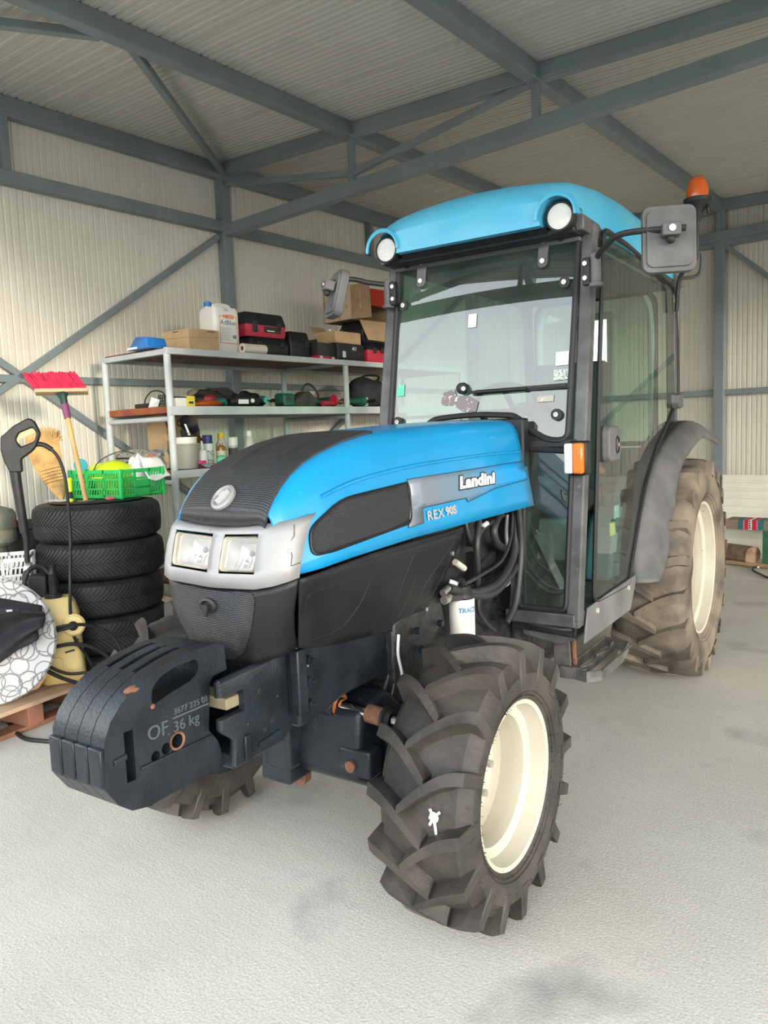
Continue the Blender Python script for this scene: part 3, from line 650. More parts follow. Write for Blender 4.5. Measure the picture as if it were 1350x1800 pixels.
# ---- wheels
m_tyreF = mat('dusty_front_tyre_rubber', (.026, .023, .021), .62, var=.3, vscale=7, bump=.25, bscale=60, col2=(.068, .057, .048))
m_tyreR = mat('muddy_rear_tyre_rubber', (.055, .048, .042), .8, vscale=5, bump=.5, bscale=22, col2=(.22, .18, .135), detail=8)
m_lugF = mat('worn_lug_rubber', (.055, .046, .040), .7, var=.3, vscale=14, bump=.3, bscale=80)
def wheel(tag_, xo, yc, R, Wd, rim, nl, lugh, mt, ml, sgn, dish, ph=0.0, worn=0.0):
    """agricultural wheel; its outer rim edge sits at sgn*xo. u = across the tyre, outward positive"""
    xc = xo - Wd*.42; h = Wd/2
    rc = R - lugh
    prof = [(rim - .012, -h*.80), (rim + .02, -h*.90), (lerp(rim, rc, .35), -h*1.02), (lerp(rim, rc, .62), -h*1.0), (rc - .045, -h*.93), (rc - .014, -h*.78), (rc - .004, -h*.45), (rc, 0)]
    prof = prof + [(r, -u) for r, u in prof[-2::-1]]
    cr_ = lambda u: interp([(u_, r) for r, u_ in prof[4:11]], u)
    t = MB().lathe(prof, (0, 0, 0), 'x', 64)
    for k in range(nl*2):
        side = 1 if k % 2 else -1; a0 = 2*PI*(k/2 + ph)/nl; rows = []
        for j in range(10):
            s = min(1, j/8); u = side*lerp(-.035*Wd/.28, h*.99, s**.92) if j < 9 else side*h*1.03
            adv = -(.30*(1 - (1 - s)**1.8))*.42/R*.9
            if j < 9: top = R - .014*s**4 - (.004 if j == 8 else 0); base = cr_(u) - .014 if j < 7 else rc - .075
            else: top = rc - .060; base = top - .02
            wt = lerp(.0145, .018, s)/R*(1 + worn*.3); wbs = wt + .012/R
            if s == 0: wt *= .8
            rows.append([(u, base, adv - wbs), (u, top - worn*.3*lugh, adv - wt), (u, top - worn*.3*lugh, adv + wt), (u, base, adv + wbs)])
        rings = [[Vector((p[0], p[1]*math.cos(a0 + p[2]), p[1]*math.sin(a0 + p[2]))) for p in r] for r in rows]
        t.loft(rings, True, True)
    # bead ring lines and lettering ridge on the wall
    for rr in (lerp(rim, rc, .12), lerp(rim, rc, .20)):
        uu = interp([(r, u) for r, u in prof[-1:-9:-1]], rr)
        t.lathe([(rr - .003, uu - .004), (rr, uu + .004), (rr + .003, uu - .004)], (0, 0, 0), 'x', 64)
    M_ = Matrix.Translation((sgn*xc, yc, R)) @ Matrix.Diagonal((sgn, 1, 1, 1))
    t.xf(M_); T = t.build(tag_ + '_tyre', mt, TR_, smooth=40)
    # pressed steel rim: flange, bead seat, drop centre, dish
    e = Wd*.42
    pr = [(rim - .030, e - .010), (rim - .006, e - .004), (rim + .002, e), (rim + .004, e - .006), (rim - .012, e - .012)]
    barrel = [(rim + .003, e - .004), (rim + .001, e + .002), (rim - .012, e - .002), (rim - .016, e - .02), (rim - .024, e - .05), (rim - .05, e - .062), (rim - .055, e - .095),
              (rim - .048, e - dish*.75), (rim - .06, e - dish), (rim - .10, e - dish - .012), (rim*.55, e - dish - .004), (rim*.42, e - dish + .018), (rim*.36, e - dish + .02), (.0, e - dish + .02)]
    r_ = MB().lathe(barrel, (0, 0, 0), 'x', 64); r_.xf(M_)
    Rm = r_.build(tag_ + '_rim', m_cream, TR_, smooth=30)
    MB().lathe([(rim - .014, e - .06), (rim + .0, -e), (rim - .02, -e - .003), (rim - .05, -e*.5), (rim - .055, e - .095)], (0, 0, 0), 'x', 48).xf(M_).build('rim_barrel', m_cream, Rm)
    for k in range(6):
        a = 2*PI*k/6; p = Vector((e - dish + .022, rim*.36*math.cos(a), rim*.36*math.sin(a)))
        MB().cyl(M_ @ p, M_ @ (p + Vector((.022, 0, 0))), .013, 6).build('wheel_nut', m_bolt, Rm)
    MB().cyl(M_ @ Vector((e - dish + .015, 0, 0)), M_ @ Vector((e - dish + .028, 0, 0)), rim*.22, 24, rim*.20).build('hub_cap', m_cream, Rm, bevel=.004)
    hr = MB(); rh = random.Random(5)
    for k in range(150):
        a = rh.uniform(0, 2*PI); rr = rh.choice((rim + .012, lerp(rim, rc, rh.uniform(.1, .95)))); uu = interp([(r, u) for r, u in prof[-1:-9:-1]], rr)
        c = Vector((uu, rr*math.cos(a), rr*math.sin(a))); d = Vector((rh.uniform(.6, 1), rh.uniform(-.5, .5), rh.uniform(-.5, .5))).normalized()
        hr.tube([M_ @ c, M_ @ (c + d*rh.uniform(.008, .014))], .0007, 3)
    if tag_ == 'front' and sgn > 0: q = hr.build('rubber_hairs', m_rub, T, smooth=0); q['kind'] = 'stuff'
    return T
wheel('front', .612, 0, .42, .285, .245, 16, .042, m_tyreF, m_tyreF, 1, .165, .1)
wheel('front', .87, .05, .42, .285, .245, 16, .042, m_tyreF, m_tyreF, -1, .165, .35)
for s in (1, -1):
    wheel('rear', .622, 2.577, .632, .40, .373, 20, .030, m_tyreR, m_tyreR, s, .14, .35, 1.0)
MB().cyl((-.612, .05, .42), (-.66, .05, .42), .246, 28).build('hub_backplate', m_iron, TR_, bevel=.01)
MB().bb((-.80, -.06, .36), (-.3, .10, .52)).build('front_axle_beam', m_iron, TR_, bevel=.03)

sp_ = MB(); rs_ = random.Random(8)
for k in range(9):
    a = 2*PI*k/9; L = rs_.uniform(.012, .028) if k != 7 else .05
    sp_.bar((.5485, -.377, .473), Vector((.5485, -.377, .473)) + Vector((math.cos(a)*.9, -.02, math.sin(a)))*L, .007, .003, (0, 1, 0))
sp_.ball((.549, -.377, .473), .011, 10, 6, (1.2, .35, 1.3)); sp_.build('white_splash', m_white, TR_, smooth=0)
# ---- cab
WY = lambda z: .73 + .18*z
DX = lambda y: .5236 - .026*y
wfr = lambda o: (lambda x, z: (x, WY(z) - .012*(1 - (x/.45)**2) + o, z))
# bonnet-to-cab skirt and firewall
MB().bb((-.27, .90, .70), (.27, .96, 1.50)).build('firewall', m_blk, TR_, bevel=.01)
fr = MB()
for s in (1, -1):
    MB().bar((s*.478, WY(.69) + .03, .69), (s*.462, WY(2.27) + .03, 2.27), .055, .06, (0, 1, 0)).build('cab_pillar', m_cabfr, TR_, bevel=.008)
    MB().tube([(s*.487, WY(.72) + .068, .72), (s*.471, WY(2.25) + .068, 2.25)], .009, 6).build('door_seal', m_rub, TR_)
    # rear pillar
    MB().bar((s*(DX(2.68)-.02), 2.68, 1.46), (s*(DX(2.62)-.02), 2.64, 2.25), .05, .05, (0, 1, 0)).build('rear_pillar', m_cabfr, TR_, bevel=.006)
    MB().bar((s*(DX(1.9)-.02), 1.04, 2.255), (s*(DX(2.6)-.02), 2.65, 2.25), .05, .06).build('roof_rail', m_cabfr, TR_, bevel=.006)
    MB().bar((s*.475, .87, .695), (s*.46, 1.72, .69), .05, .06).build('floor_rail', m_cabfr, TR_, bevel=.006)
    # sill plate
    MB().prism([(.90, .60), (1.60, .585), (1.70, .70), (1.70, .735), (.95, .735)], lambda y, z: (s*(DX(y) + .004), y, z), lambda y, z: (s*(DX(y) + .012), y, z)).build('door_sill', mat('dull_grey_sheet', (.19, .19, .20), .45, .3, var=.2, vscale=6), TR_, bevel=.002)
    for y_ in (1.06, 1.55): MB().cyl((s*(DX(y_) + .01), y_, .70), (s*(DX(y_) + .02), y_, .70), .011, 10).build('sill_bolt', m_cream, TR_)
MB().bar((-.45, WY(2.27) + .03, 2.265), (.45, WY(2.27) + .03, 2.265), .05, .05).build('windscreen_header', m_cabfr, TR_, bevel=.006)
MB().bar((-.44, 2.66, 2.255), (.44, 2.66, 2.255), .05, .05).build('rear_header', m_cabfr, TR_, bevel=.006)
# windscreen
WP = round_poly([(-.43, 2.225), (.43, 2.225), (.425, 1.405), (.345, 1.405), (.255, 1.455), (.20, 1.512), (0, 1.526), (-.20, 1.512), (-.255, 1.455), (-.345, 1.405), (-.425, 1.405)], [.04, .04, .05, .05, .06, .07, .1, .07, .06, .05, .05])
WC = [(0, -.36 + .08*i) for i in range(10)] + [(1, 1.5 + .1*i) for i in range(8)]
ws = patch(WP, wfr(0), WC).build('windscreen', m_wsglass, TR_, smooth=60)
rail(WP, wfr(-.004), .013, 8).build('windscreen_seal', m_rub, TR_)
for s in (1, -1):   # lower front panes
    LP = round_poly([(s*.235, 1.375), (s*.445, 1.36), (s*.450, .735), (s*.245, .735), (s*.245, 1.1)], .03)
    patch(LP, lambda x, z: (x, WY(z) + .005, z)).build('lower_front_pane', m_glass, TR_, smooth=0)
    rail(LP, lambda x, z: (x, WY(z), z), .012, 8).build('pane_seal', m_rub, TR_)
    MB().bar((s*.20, WY(.70), .70), (s*.49, WY(.70), .70), .03, .05).build('cab_front_sill', m_cabfr, TR_, bevel=.004)
    MB().bar((s*.22, WY(1.39), 1.392), (s*.46, WY(1.39), 1.392), .02, .03).build('cab_cross_bar', m_rub, TR_, bevel=.003)
    MB().bar((s*.225, WY(.7) + .01, .69), (s*.222, WY(1.38) + .01, 1.38), .03, .03, (0, 1, 0)).build('cab_inner_post', m_cabfr, TR_, bevel=.004)
    # bolt buttons and hinge plates
    for x, z in ((.384, 2.040), (.378, 1.508)):
        MB().lathe([(0, 0), (.023, 0), (.023, .010), (.019, .015), (0, .015)], (0, 0, 0), 'y', 18).xf(Matrix.Translation((s*x, WY(z) - .022, z))).build('glass_button', m_rub, TR_)
        MB().lathe([(0, 0), (.010, 0), (.010, .006), (.0045, .006), (.004, .002), (0, .002)], (0, 0, 0), 'y', 12).xf(Matrix.Translation((s*x, WY(z) - .023, z)) @ Matrix.Rotation(PI, 4, 'Z')).build('button_screw', m_bolt, TR_)
    hx_ = s*.292 - .005
    hp = MB().prism(rrect(.044, .145, .021, 5), lambda a, b_: (hx_ + a, WY(2.185 + b_) - .013, 2.185 + b_), lambda a, b_: (hx_ + a, WY(2.185 + b_) - .026, 2.185 + b_)).build('glass_hinge', m_gplas, TR_, bevel=.003)
    for dz in (.035, -.045):
        MB().cyl((hx_, WY(2.185 + dz) - .024, 2.185 + dz), (hx_, WY(2.185 + dz) - .031, 2.185 + dz), .010, 12).build('hinge_screw', m_bolt, hp)
# wiper
wp = MB().lathe([(0, 0), (.026, 0), (.024, .02), (.012, .028), (0, .028)], (0, 0, 0), 'y', 18).xf(Matrix.Translation(((-0.051,1.005,1.639))) @ Matrix.Rotation(PI, 4, 'Z')).build('wiper_hub', m_rub, TR_)
MB().cyl((-0.038,0.98,1.637), (-0.035,0.975,1.637), .009, 12).build('hub_screw', m_bolt, wp)
MB().bar((-0.015,0.986,1.619), (0.247,0.992,1.62), .016, .012).build('wiper_arm', m_blk, wp, bevel=.003)
MB().bar((0.008,1.005,1.618), (0.43,1.006,1.622), .009, .020).build('wiper_blade', m_rub, wp, bevel=.002)
MB().bar((0.181,0.998,1.624), (0.414,0.998,1.623), .007, .009).build('wiper_bridge', m_rub, wp)
# stickers on the screen
stk = lambda pts: MB().prism(pts, wfr(-.0045), wfr(-.0035))
def sticker(a, c, mt, nm='sticker', lb=None):
    (x0, _, z0), (x1, _, z1) = a, c
    return MB().prism([(x0, z1), (x1, z1), (x1, z0), (x0, z0)], lambda x, z: (x, WY(z) - .012*(1 - (x/.45)**2) - .003, z), lambda x, z: (x, WY(z) - .012*(1 - (x/.45)**2) - .005, z)).build(nm, mt, TR_, smooth=0, label=lb)
m_paper = mat('white_sticker', (.80, .84, .82), .6, spots=.36, sscale=120, scol=(.45, .62, .56))
sticker((0.36,1.037,1.705), (0.413,1.047,1.76), m_paper, lb='white paper sticker with a torn corner')
sticker((-0.045,1.072,1.901), (-0.007,1.083,1.959), m_paper, lb='small white label')
sticker((-0.399,1.023,1.625), (-0.36,1.032,1.677), mat('green_sticker', (.10, .52, .36), .6, spots=.4, sscale=60, scol=(.7, .8, .76)), lb='small green sticker')
sticker((0.354,1.026,1.646), (0.416,1.034,1.689), mat('worn_silver_sticker', (.50, .54, .50), .5, spots=.5, sscale=160, scol=(.18, .22, .20)), lb='worn silver sticker remains')
m_old = mat('peeling_sticker', (.20, .17, .18), .7, spots=.42, sscale=55, scol=(.52, .56, .53))
fl = [(-.02 + .0, 0)]
(xa, _, za), (xb_, _, zb_) = (-0.159,1.02,1.609), (0.024,1.007,1.54)
MB().prism([(lerp(xa, xb_, u), lerp(za, zb_, v)) for u, v in ((0, .35), (.05, -.25), (.35, -.45), (.42, .0), (.75, .05), (1.0, .45), (.95, 1.05), (.6, 1.0), (.35, .6), (.05, .55))], wfr(-.003), wfr(-.005)).build('sticker', m_old, TR_, smooth=0, label='torn dark sticker remains behind the wiper')
sticker((0.29,1.011,1.562), (0.359,1.015,1.586), mat('ghost_sticker', (.38, .37, .31), .8, spots=.42, sscale=60, scol=(.62, .66, .58)), lb='brownish sticker residue')

# side doors: glass, seal, latch, hinges
DP0 = [(0.491,1.244,2.263), (0.482,1.6,2.263), (0.469,2.089,2.239), (0.456,2.618,2.212), (0.453,2.711,1.92), (0.453,2.727,1.595), (0.46,2.439,1.45), (0.468,2.139,1.305), (0.474,1.917,1.135), (0.478,1.766,0.947), (0.48,1.667,0.809), (0.482,1.602,0.706), (0.496,1.048,0.732), (0.495,1.093,1.104), (0.493,1.161,1.685)]
DP = [(p[1], p[2]) for p in DP0]
DP = round_poly(DP, [.05, .02, .05, .04, 0, .05, .1, .1, .1, .1, .05, .05, .05, 0, 0])
for s in (1, -1):
    dr = patch(DP, lambda y, z: (s*DX(y), y, z)).build('door_pane', m_glass, TR_, smooth=0)
    rail(DP, lambda y, z: (s*(DX(y) + .003), y, z), .010, 8).build('pane_seal', m_rub, dr)
    lt = (0.491,1.265,1.378)
    MB().prism(rrect(.17, .155, .035), lambda a, b_: (s*(DX(lt[1]) + .003), lt[1] + a, lt[2] + b_), lambda a, b_: (s*(DX(lt[1]) + .04), lt[1] + a*.92, lt[2] + b_*.94)).build('door_latch', m_gplas, dr, bevel=.008)
    MB().lathe([(.022, 0), (.030, .003), (.026, .006)], (0, 0, 0), 'x', 16).xf(Matrix.Translation((s*(DX(lt[1]) + .039), lt[1] + .02, lt[2] - .005)) @ Matrix.Diagonal((s, .8, 1.3, 1))).build('latch_recess', m_rub, dr)
    MB().cyl((s*(DX(lt[1]) + .036), lt[1] + .02, lt[2] - .005), (s*(DX(lt[1]) + .048), lt[1] + .02, lt[2] - .005), .010, 12).build('latch_button', m_bolt, dr)
    for hz in ((0.455,2.648,2.257), (0.455,2.648,1.581)):
        MB().prism([(-.10, .035), (.05, .045), (.05, -.05), (-.06, -.05), (-.10, -.02)], lambda a, b_: (s*DX(hz[1]), hz[1] + a, hz[2] + b_), lambda a, b_: (s*(DX(hz[1]) + .04), hz[1] + a*.8, hz[2] + b_*.8)).build('door_hinge', m_gplas, TR_, bevel=.006)
# cab rear wall and interior
m_int = mat('grey_cab_lining', (.16, .17, .165), .7, var=.15, vscale=6)
MB().bb((-.44, 2.50, .72), (.44, 2.54, 1.32)).build('cab_rear_wall', m_int, TR_, bevel=.01)
MB().bb((-.45, .98, .665), (.45, 2.3, .70)).build('cab_floor', mat('rubber_cab_mat', (.10, .11, .10), .8, var=.3, vscale=20), TR_)
MB().bb((-.44, 1.10, 2.20), (.44, 2.62, 2.23)).build('headliner', mat('headliner_felt', (.12, .125, .12), .9), TR_)
for s in (1, -1):
    MB().ext(round_poly([(1.75, .70), (1.85, 1.02), (2.05, 1.20), (2.5, 1.28), (2.5, .70)], .08), 'x', s*.30, s*.44).build('wheel_arch_lining', m_int, TR_, bevel=.02)
    MB().tube([(s*.34, 2.62, 1.33), (s*.34, 2.60, 2.0), (s*.30, 2.60, 2.18)], .022, 8, sm=4).build('rear_window_post', mat('pale_grey_trim', (.42, .44, .42), .6), TR_)
RP = round_poly([(-.36, 1.34), (.36, 1.34), (.36, 2.20), (-.36, 2.20)], .08)
patch(RP, lambda x, z: (x, 2.61, z)).build('rear_window', m_glass, TR_, smooth=0)
rail(RP, lambda x, z: (x, 2.60, z), .014, 6).build('rear_window_seal', m_rub, TR_)
m_seat = mat('black_seat_fabric', (.035, .04, .045), .85, bump=.2, bscale=150)
st = MB().ext(round_poly([(1.62, 1.02), (2.08, .99), (2.10, 1.12), (1.62, 1.16)], .05), 'x', -.22, .22).build('seat_cushion', m_seat, TR_, bevel=.03, seg=3)
MB().ext(round_poly([(2.03, 1.10), (2.16, 1.09), (2.28, 1.78), (2.18, 1.82), (2.12, 1.55)], .05), 'x', -.21, .21).build('seat_back', m_seat, TR_, bevel=.03, seg=3)
MB().bb((-.16, 1.72, .72), (.16, 2.02, .99)).build('seat_pedestal', m_int, TR_, bevel=.02)
MB().ext(round_poly([(1.00, .70), (1.18, .72), (1.28, 1.25), (1.20, 1.44), (1.0, 1.46)], .04), 'x', -.20, .20).build('dashboard', m_blk, TR_, bevel=.02)
MB().bar((0, 1.22, 1.30), (0, 1.42, 1.52), .05, .05).build('steering_column', m_blk, TR_, bevel=.01)
sw = MB(); sw.lathe([(.185 + .013*math.cos(2*PI*k/8), .013*math.sin(2*PI*k/8)) for k in range(9)], (0, 0, 0), 'z', 32)
sw.bar((-.18, 0, 0), (.18, 0, 0), .03, .012); sw.bar((0, 0, 0), (0, -.18, 0), .012, .03)
sw.xf(Matrix.Translation((0, 1.43, 1.54)) @ Matrix.Rotation(math.radians(-40), 4, 'X')).build('steering_wheel', m_rub, TR_)
MB().bar((.18, 1.05, 1.35), (.40, 1.04, 1.37), .10, .18).build('instrument_pod', m_int, TR_, bevel=.02) if False else None
MB().bar((.27, 1.00, 1.02), (.35, 1.12, .74), .035, .035).build('pedal_arm', m_cabfr, TR_)
MB().box((.34, 1.10, .76), (.09, .07, .02)).build('pedal', m_rub, TR_, bevel=.005)
MB().ext(round_poly([(1.6, .70), (2.3, .70), (2.3, 1.06), (2.0, 1.10), (1.7, 1.0)], .05), 'x', .26, .40).build('side_console', mat('teal_grey_console', (.05, .13, .16), .6), TR_, bevel=.02)
MB().tube([(.31, 1.8, 1.05), (.31, 1.75, 1.22)], .008, 6).build('control_lever', m_rub, TR_)
MB().ball((.31, 1.75, 1.235), .02, 10, 8).build('lever_knob', mat('orange_knob', (.6, .12, .03), .4), TR_)
dl = (0.485,1.481,1.049); dl2 = (0.489,1.34,0.977)
for (u0, c_) in (((0.484,1.52,1.058), (.25, .45, .55)), ((0.486,1.451,0.988), (.75, .62, .12))):
    MB().box((DX(u0[1]) - .03, u0[1], u0[2]), (.004, .07, .06)).build('sticker', mat('cab_sticker_%d' % int(c_[0]*100), c_, .6, spots=.4, sscale=60, scol=(.8, .8, .75)), TR_, smooth=0)

# ---- roof
RZB = 2.245
def rtop(y): return interp([(.95, 2.350), (.98, 2.395), (1.02, 2.432), (1.08, 2.462), (1.16, 2.486), (1.35, 2.516), (1.7, 2.540), (2.1, 2.540), (2.5, 2.51), (2.68, 2.455), (2.76, 2.39), (2.78, 2.32)], y)
def rring(y, zb=RZB):
    h = rtop(y) - zb; w = interp([(.95, .440), (1.0, .458), (1.1, .470), (1.5, .482), (2.6, .470), (2.78, .45)], y)
    pr = [(1.0, 0), (1.005, .12*h), (.995, .34*h), (.965, .58*h), (.90, .76*h), (.78, .86*h), (.60, .92*h), (.3, .985*h), (0, h)]
    return [Vector((f*w, y, zb + d)) for f, d in pr] + [Vector((-f*w, y, zb + d)) for f, d in pr[-2::-1]]
rys = [.95, .98, 1.02, 1.08, 1.16, 1.35, 1.7, 2.1, 2.5, 2.68, 2.76, 2.78]
rf = MB().loft([rring(y) for y in rys], True, True).build('cab_roof', m_roof, TR_, smooth=50)
# hollow underside, then arches for the lamps at the front corners
for s in (1, -1):
    cut(rf, MB().tube([(s*.402, .90, 2.272), (s*.402, 1.07, 2.272)], .072, 24))
MB().bb((-.45, 1.02, 2.215), (.45, 2.70, 2.246)).build('roof_underside', m_blk, TR_, bevel=.01)
MB().ext([(.985, 2.248), (1.05, 2.205), (1.10, 2.235), (1.10, 2.26)], 'x', -.34, .34).build('roof_air_intake', m_blk, TR_, bevel=.004)
for s in (1, -1):
    MB().lathe([(.071, 0), (.079, .006), (.088, .0), (.090, .02)], (0, 0, 0), 'y', 24, math.radians(-95), math.radians(95)).xf(Matrix.Translation((s*.402, .942, 2.272))).build('lamp_arch', m_roof, TR_)
    lb = MB().lathe([(0, .10), (.03, .10), (.052, .05), (.056, .0), (.056, -.008), (.050, -.010), (.049, 0)], (s*.404, .985, 2.274), 'y', 24).build('roof_lamp', m_rub, TR_)
    MB().lathe([(0, .03), (.02, .028), (.04, .012), (.0495, -.004)], (s*.404, .985, 2.274), 'y', 24).build('reflector', m_refl, lb)
    MB().ball((s*.404 + .015, 1.0, 2.272), .008, 8, 6).build('bulb', mat('amber_bulb', (.7, .45, .12), .3), lb)
    MB().lathe([(0, -.0125), (.025, -.011), (.049, -.006)], (s*.404, .985, 2.274), 'y', 24).build('lens', mat('frosted_lens', (.60, .61, .59), .25, bump=.5, bscale=130, spec=.6), lb)
    MB().bar((s*.404, 1.05, 2.25), (s*.36, 1.10, 2.22), .02, .03).build('lamp_bracket', m_rub, TR_)

# ---- indicator, mirrors, beacon, grab rail
for s in (1, -1):
    i0 = (s*.470, WY(1.333) - .045, 1.333)
    ib = MB().box((i0[0] + s*.012, i0[1] + .030, i0[2]), (.075, .06, .135)).build('indicator_housing', m_blk, TR_, bevel=.01)
    MB().box((i0[0] - s*.018, i0[1] - .008, i0[2]), (.034, .032, .118)).build('clear_lens', mat('clear_lamp_plastic', (.78, .78, .76), .2, spec=.6), ib, bevel=.007, label='clear half of the lamp')
    MB().box((i0[0] + s*.020, i0[1] - .008, i0[2]), (.040, .034, .120)).build('amber_lens', mat('amber_plastic', (.75, .17, .015), .2, spec=.6), ib, bevel=.007, label='amber half of the lamp')
def mirror(base, mid, tip, center, nrm, w_, h_, s, lower):
    mr = MB().tube([base, *mid, tip], .0115, 10, sm=6).build('mirror_arm', m_rub, TR_)
    MB().cyl(Vector(base) + Vector((0, 0, .022)), Vector(base) - Vector((0, 0, .10)), .021, 14).build('arm_pivot', m_gplas, mr, bevel=.004)
    MB().cyl(Vector(base) - Vector((0, 0, .088)), Vector(base) - Vector((0, 0, .105)), .027, 14).build('arm_pivot', m_gplas, mr, bevel=.003)
    MB().box(Vector(base) + Vector((-s*.032, -.004, -.045)), (.03, .03, .105)).build('arm_bracket', m_blk, mr, bevel=.004)
    for dz in (-.015, -.07): MB().cyl(Vector(base) + Vector((-s*.036, -.018, dz)), Vector(base) + Vector((-s*.036, -.026, dz)), .009, 10).build('bracket_screw', m_bolt, mr)
    n = Vector(nrm).normalized(); ux = Vector((0, 0, 1)).cross(n).normalized(); uz = n.cross(ux)
    F = lambda o: (lambda a, b_: Vector(center) + ux*a + uz*b_ + n*o)
    M2 = MB()
    M2.loft([[F(o)(a*k, b_*k) for a, b_ in rrect(w_, h_, .028)] for k, o in ((.97, -.032), (1.0, -.02), (1.0, .0), (.985, .006), (.86, .006), (.84, .014), (.6, .014))], True, True)
    mh = M2.build('mirror_head', m_gplas, TR_, smooth=40, label='grey plastic back of the mirror')
    patch(rrect(w_*.93, h_*.93, .02), F(-.034)).build('mirror_glass', m_chrome, mh, smooth=0)
    cl = Vector(lower)
    MB().box(cl + n*.0, (.065, .045, .045), 0, Matrix((ux, -n, uz)).transposed()).build('mirror_clamp', m_gplas, mh, bevel=.005)
    MB().cyl(cl + n*.018, cl + n*.029, .012, 12).build('clamp_nut', m_bolt, mh)
    MB().ball(cl - uz*.032, .016, 10, 8).build('clamp_ball', m_rub, mh)
mirror((0.532,1.02,2.099), [(0.601,0.95,2.132), (0.68,0.908,2.15)], (0.886,0.923,2.137), (0.824,0.945,2.112), (.42, -.90, .05), .186, .235, 1, (0.837,0.914,2.136))
mirror((-0.453,1.06,2.139), [(-0.529,1.022,2.154), (-0.606,0.96,2.172)], (-0.675,0.85,2.136), (-0.651,0.91,2.105), (-.55, -.80, .25), .15, .215, -1, (-0.651,0.865,2.135))
bc = (0.607,2.489,2.628)
be = MB().lathe([(0, -.30), (.010, -.30), (.010, -.12), (.022, -.10), (.030, -.06), (.062, -.022), (.070, -.012), (.070, .008), (.058, .012), (0, .012)], bc, 'z', 24).build('beacon_base', m_rub, TR_)
MB().lathe([(.054, .010), (.056, .05), (.050, .085), (.034, .112), (.014, .122), (0, .123)], bc, 'z', 24).build('beacon_dome', mat('amber_beacon_dome', (.62, .11, .012), .18, spec=.6, coat=.4), TR_, smooth=60)
bv = Vector(bc)
MB().tube([bv + Vector((0, 0, -.27)), bv + Vector((-.02, .0, -.32)), bv + Vector((-.10, .05, -.38)), bv + Vector((-.12, .06, -.56))], .012, 8, sm=4).build('beacon_bracket', m_rub, TR_)
MB().ball(bv + Vector((.055, 0, -.055)), .018, 8, 6, (.6, 1, 1.4)).build('beacon_knob', m_rub, TR_)
gr0 = (0.455,2.648,2.264)
MB().tube([(gr0[0] + .01, gr0[1], gr0[2]), (gr0[0] + .10, gr0[1] + .02, gr0[2]), (gr0[0] + .135, gr0[1] + .02, gr0[2] + .03), (gr0[0] + .14, gr0[1] + .02, gr0[2] + .12)], .010, 8, sm=4).build('grab_rail', m_cabfr, TR_)

# ---- rear fenders
FI = [(0.465,1.718,0.688), (0.465,1.74,0.797), (0.465,1.792,0.944), (0.465,1.939,1.128), (0.465,2.162,1.289), (0.465,2.405,1.387), (0.465,2.673,1.45)]
FO = [(0.575,1.794,0.691), (0.575,1.929,0.758), (0.575,2.047,0.857), (0.575,2.108,0.997), (0.575,2.171,1.139), (0.575,2.299,1.257), (0.575,2.535,1.334)]
FI = [Vector(p) for p in FI]; FO = [Vector(p) for p in FO]
FI += [Vector((.465, 2.95, FI[-1].z + .01)), Vector((.465, 3.25, FI[-1].z - .06))]; FO += [Vector((.575, 2.85, FO[-1].z + .05)), Vector((.59, 3.25, FO[-1].z - .01))]
FIs = spline(FI, 5); FOs = spline(FO, 5); ct = Vector((0, 2.577, .632))
for s in (1, -1):
    rows = []
    for a, b_ in zip(FIs, FOs):
        row = []
        for t, k in ((0, 0), (.3, .022), (.6, .030), (.85, .022), (1, 0), (1.0, -.03)):
            p = a.lerp(b_, t); d = Vector((0, p.y - ct.y, p.z - ct.z)).normalized(); p = p + d*k
            row.append(Vector((s*p.x, p.y, p.z)))
        rows.append(row)
    MB().loft(rows, False, False).build('rear_fender', m_gplas, TR_, smooth=60, solid=.006)
    MB().loft([[Vector((s*(p.x - .001), p.y, p.z)), Vector((s*(p.x - .03), p.y + .01, p.z))] for p in FIs], False, False).build('fender_seal', m_rub, TR_, smooth=60, solid=.01)
    MB().loft([[Vector((s*p.x, p.y, p.z)), Vector((s*(p.x - .10), p.y + .02, p.z))] for p in FIs], False, False).build('fender_liner', m_blk, TR_, smooth=60, solid=.004)

# ---- underbody, step
MB().bb((-.16, .10, .42), (.16, 1.0, .90)).build('engine_block', m_engine, TR_, bevel=.03)
MB().bb((-.17, .10, .88), (.15, .90, 1.22)).build('engine_head', m_engine, TR_, bevel=.03)
MB().bb((-.20, 1.0, .36), (.20, 2.5, .78)).build('gearbox', m_engine, TR_, bevel=.04)
MB().cyl((-.55, 2.577, .632), (.55, 2.577, .632), .11, 20).build('rear_axle', m_engine, TR_)
MB().bb((-.20, 2.3, .36), (.20, 2.85, .85)).build('rear_axle_housing', m_engine, TR_, bevel=.05)
MB().bar((.19, .97, .655), (.47, .97, .64), .10, .06).build('cab_mount', m_engine, TR_, bevel=.006)
MB().ext([(.22, .665), (.46, .66), (.46, .60), (.40, .575), (.24, .60)], 'y', .93, .99).build('cab_mount', m_cabfr, TR_, bevel=.004)
MB().tube([(.205, .92, 1.0), (.215, .89, .74), (.26, .86, .685), (.40, .86, .662), (.46, .89, .655)], .011, 8, sm=4).build('hose', m_rub, TR_)
MB().tube([(.22, .93, .9), (.23, .90, .72), (.29, .875, .665), (.46, .90, .632)], .010, 8, sm=4).build('hose', m_rub, TR_)
stp = mat('worn_step_steel', (.13, .125, .115), .6, .4, var=.35, vscale=14, bump=.3, bscale=90)
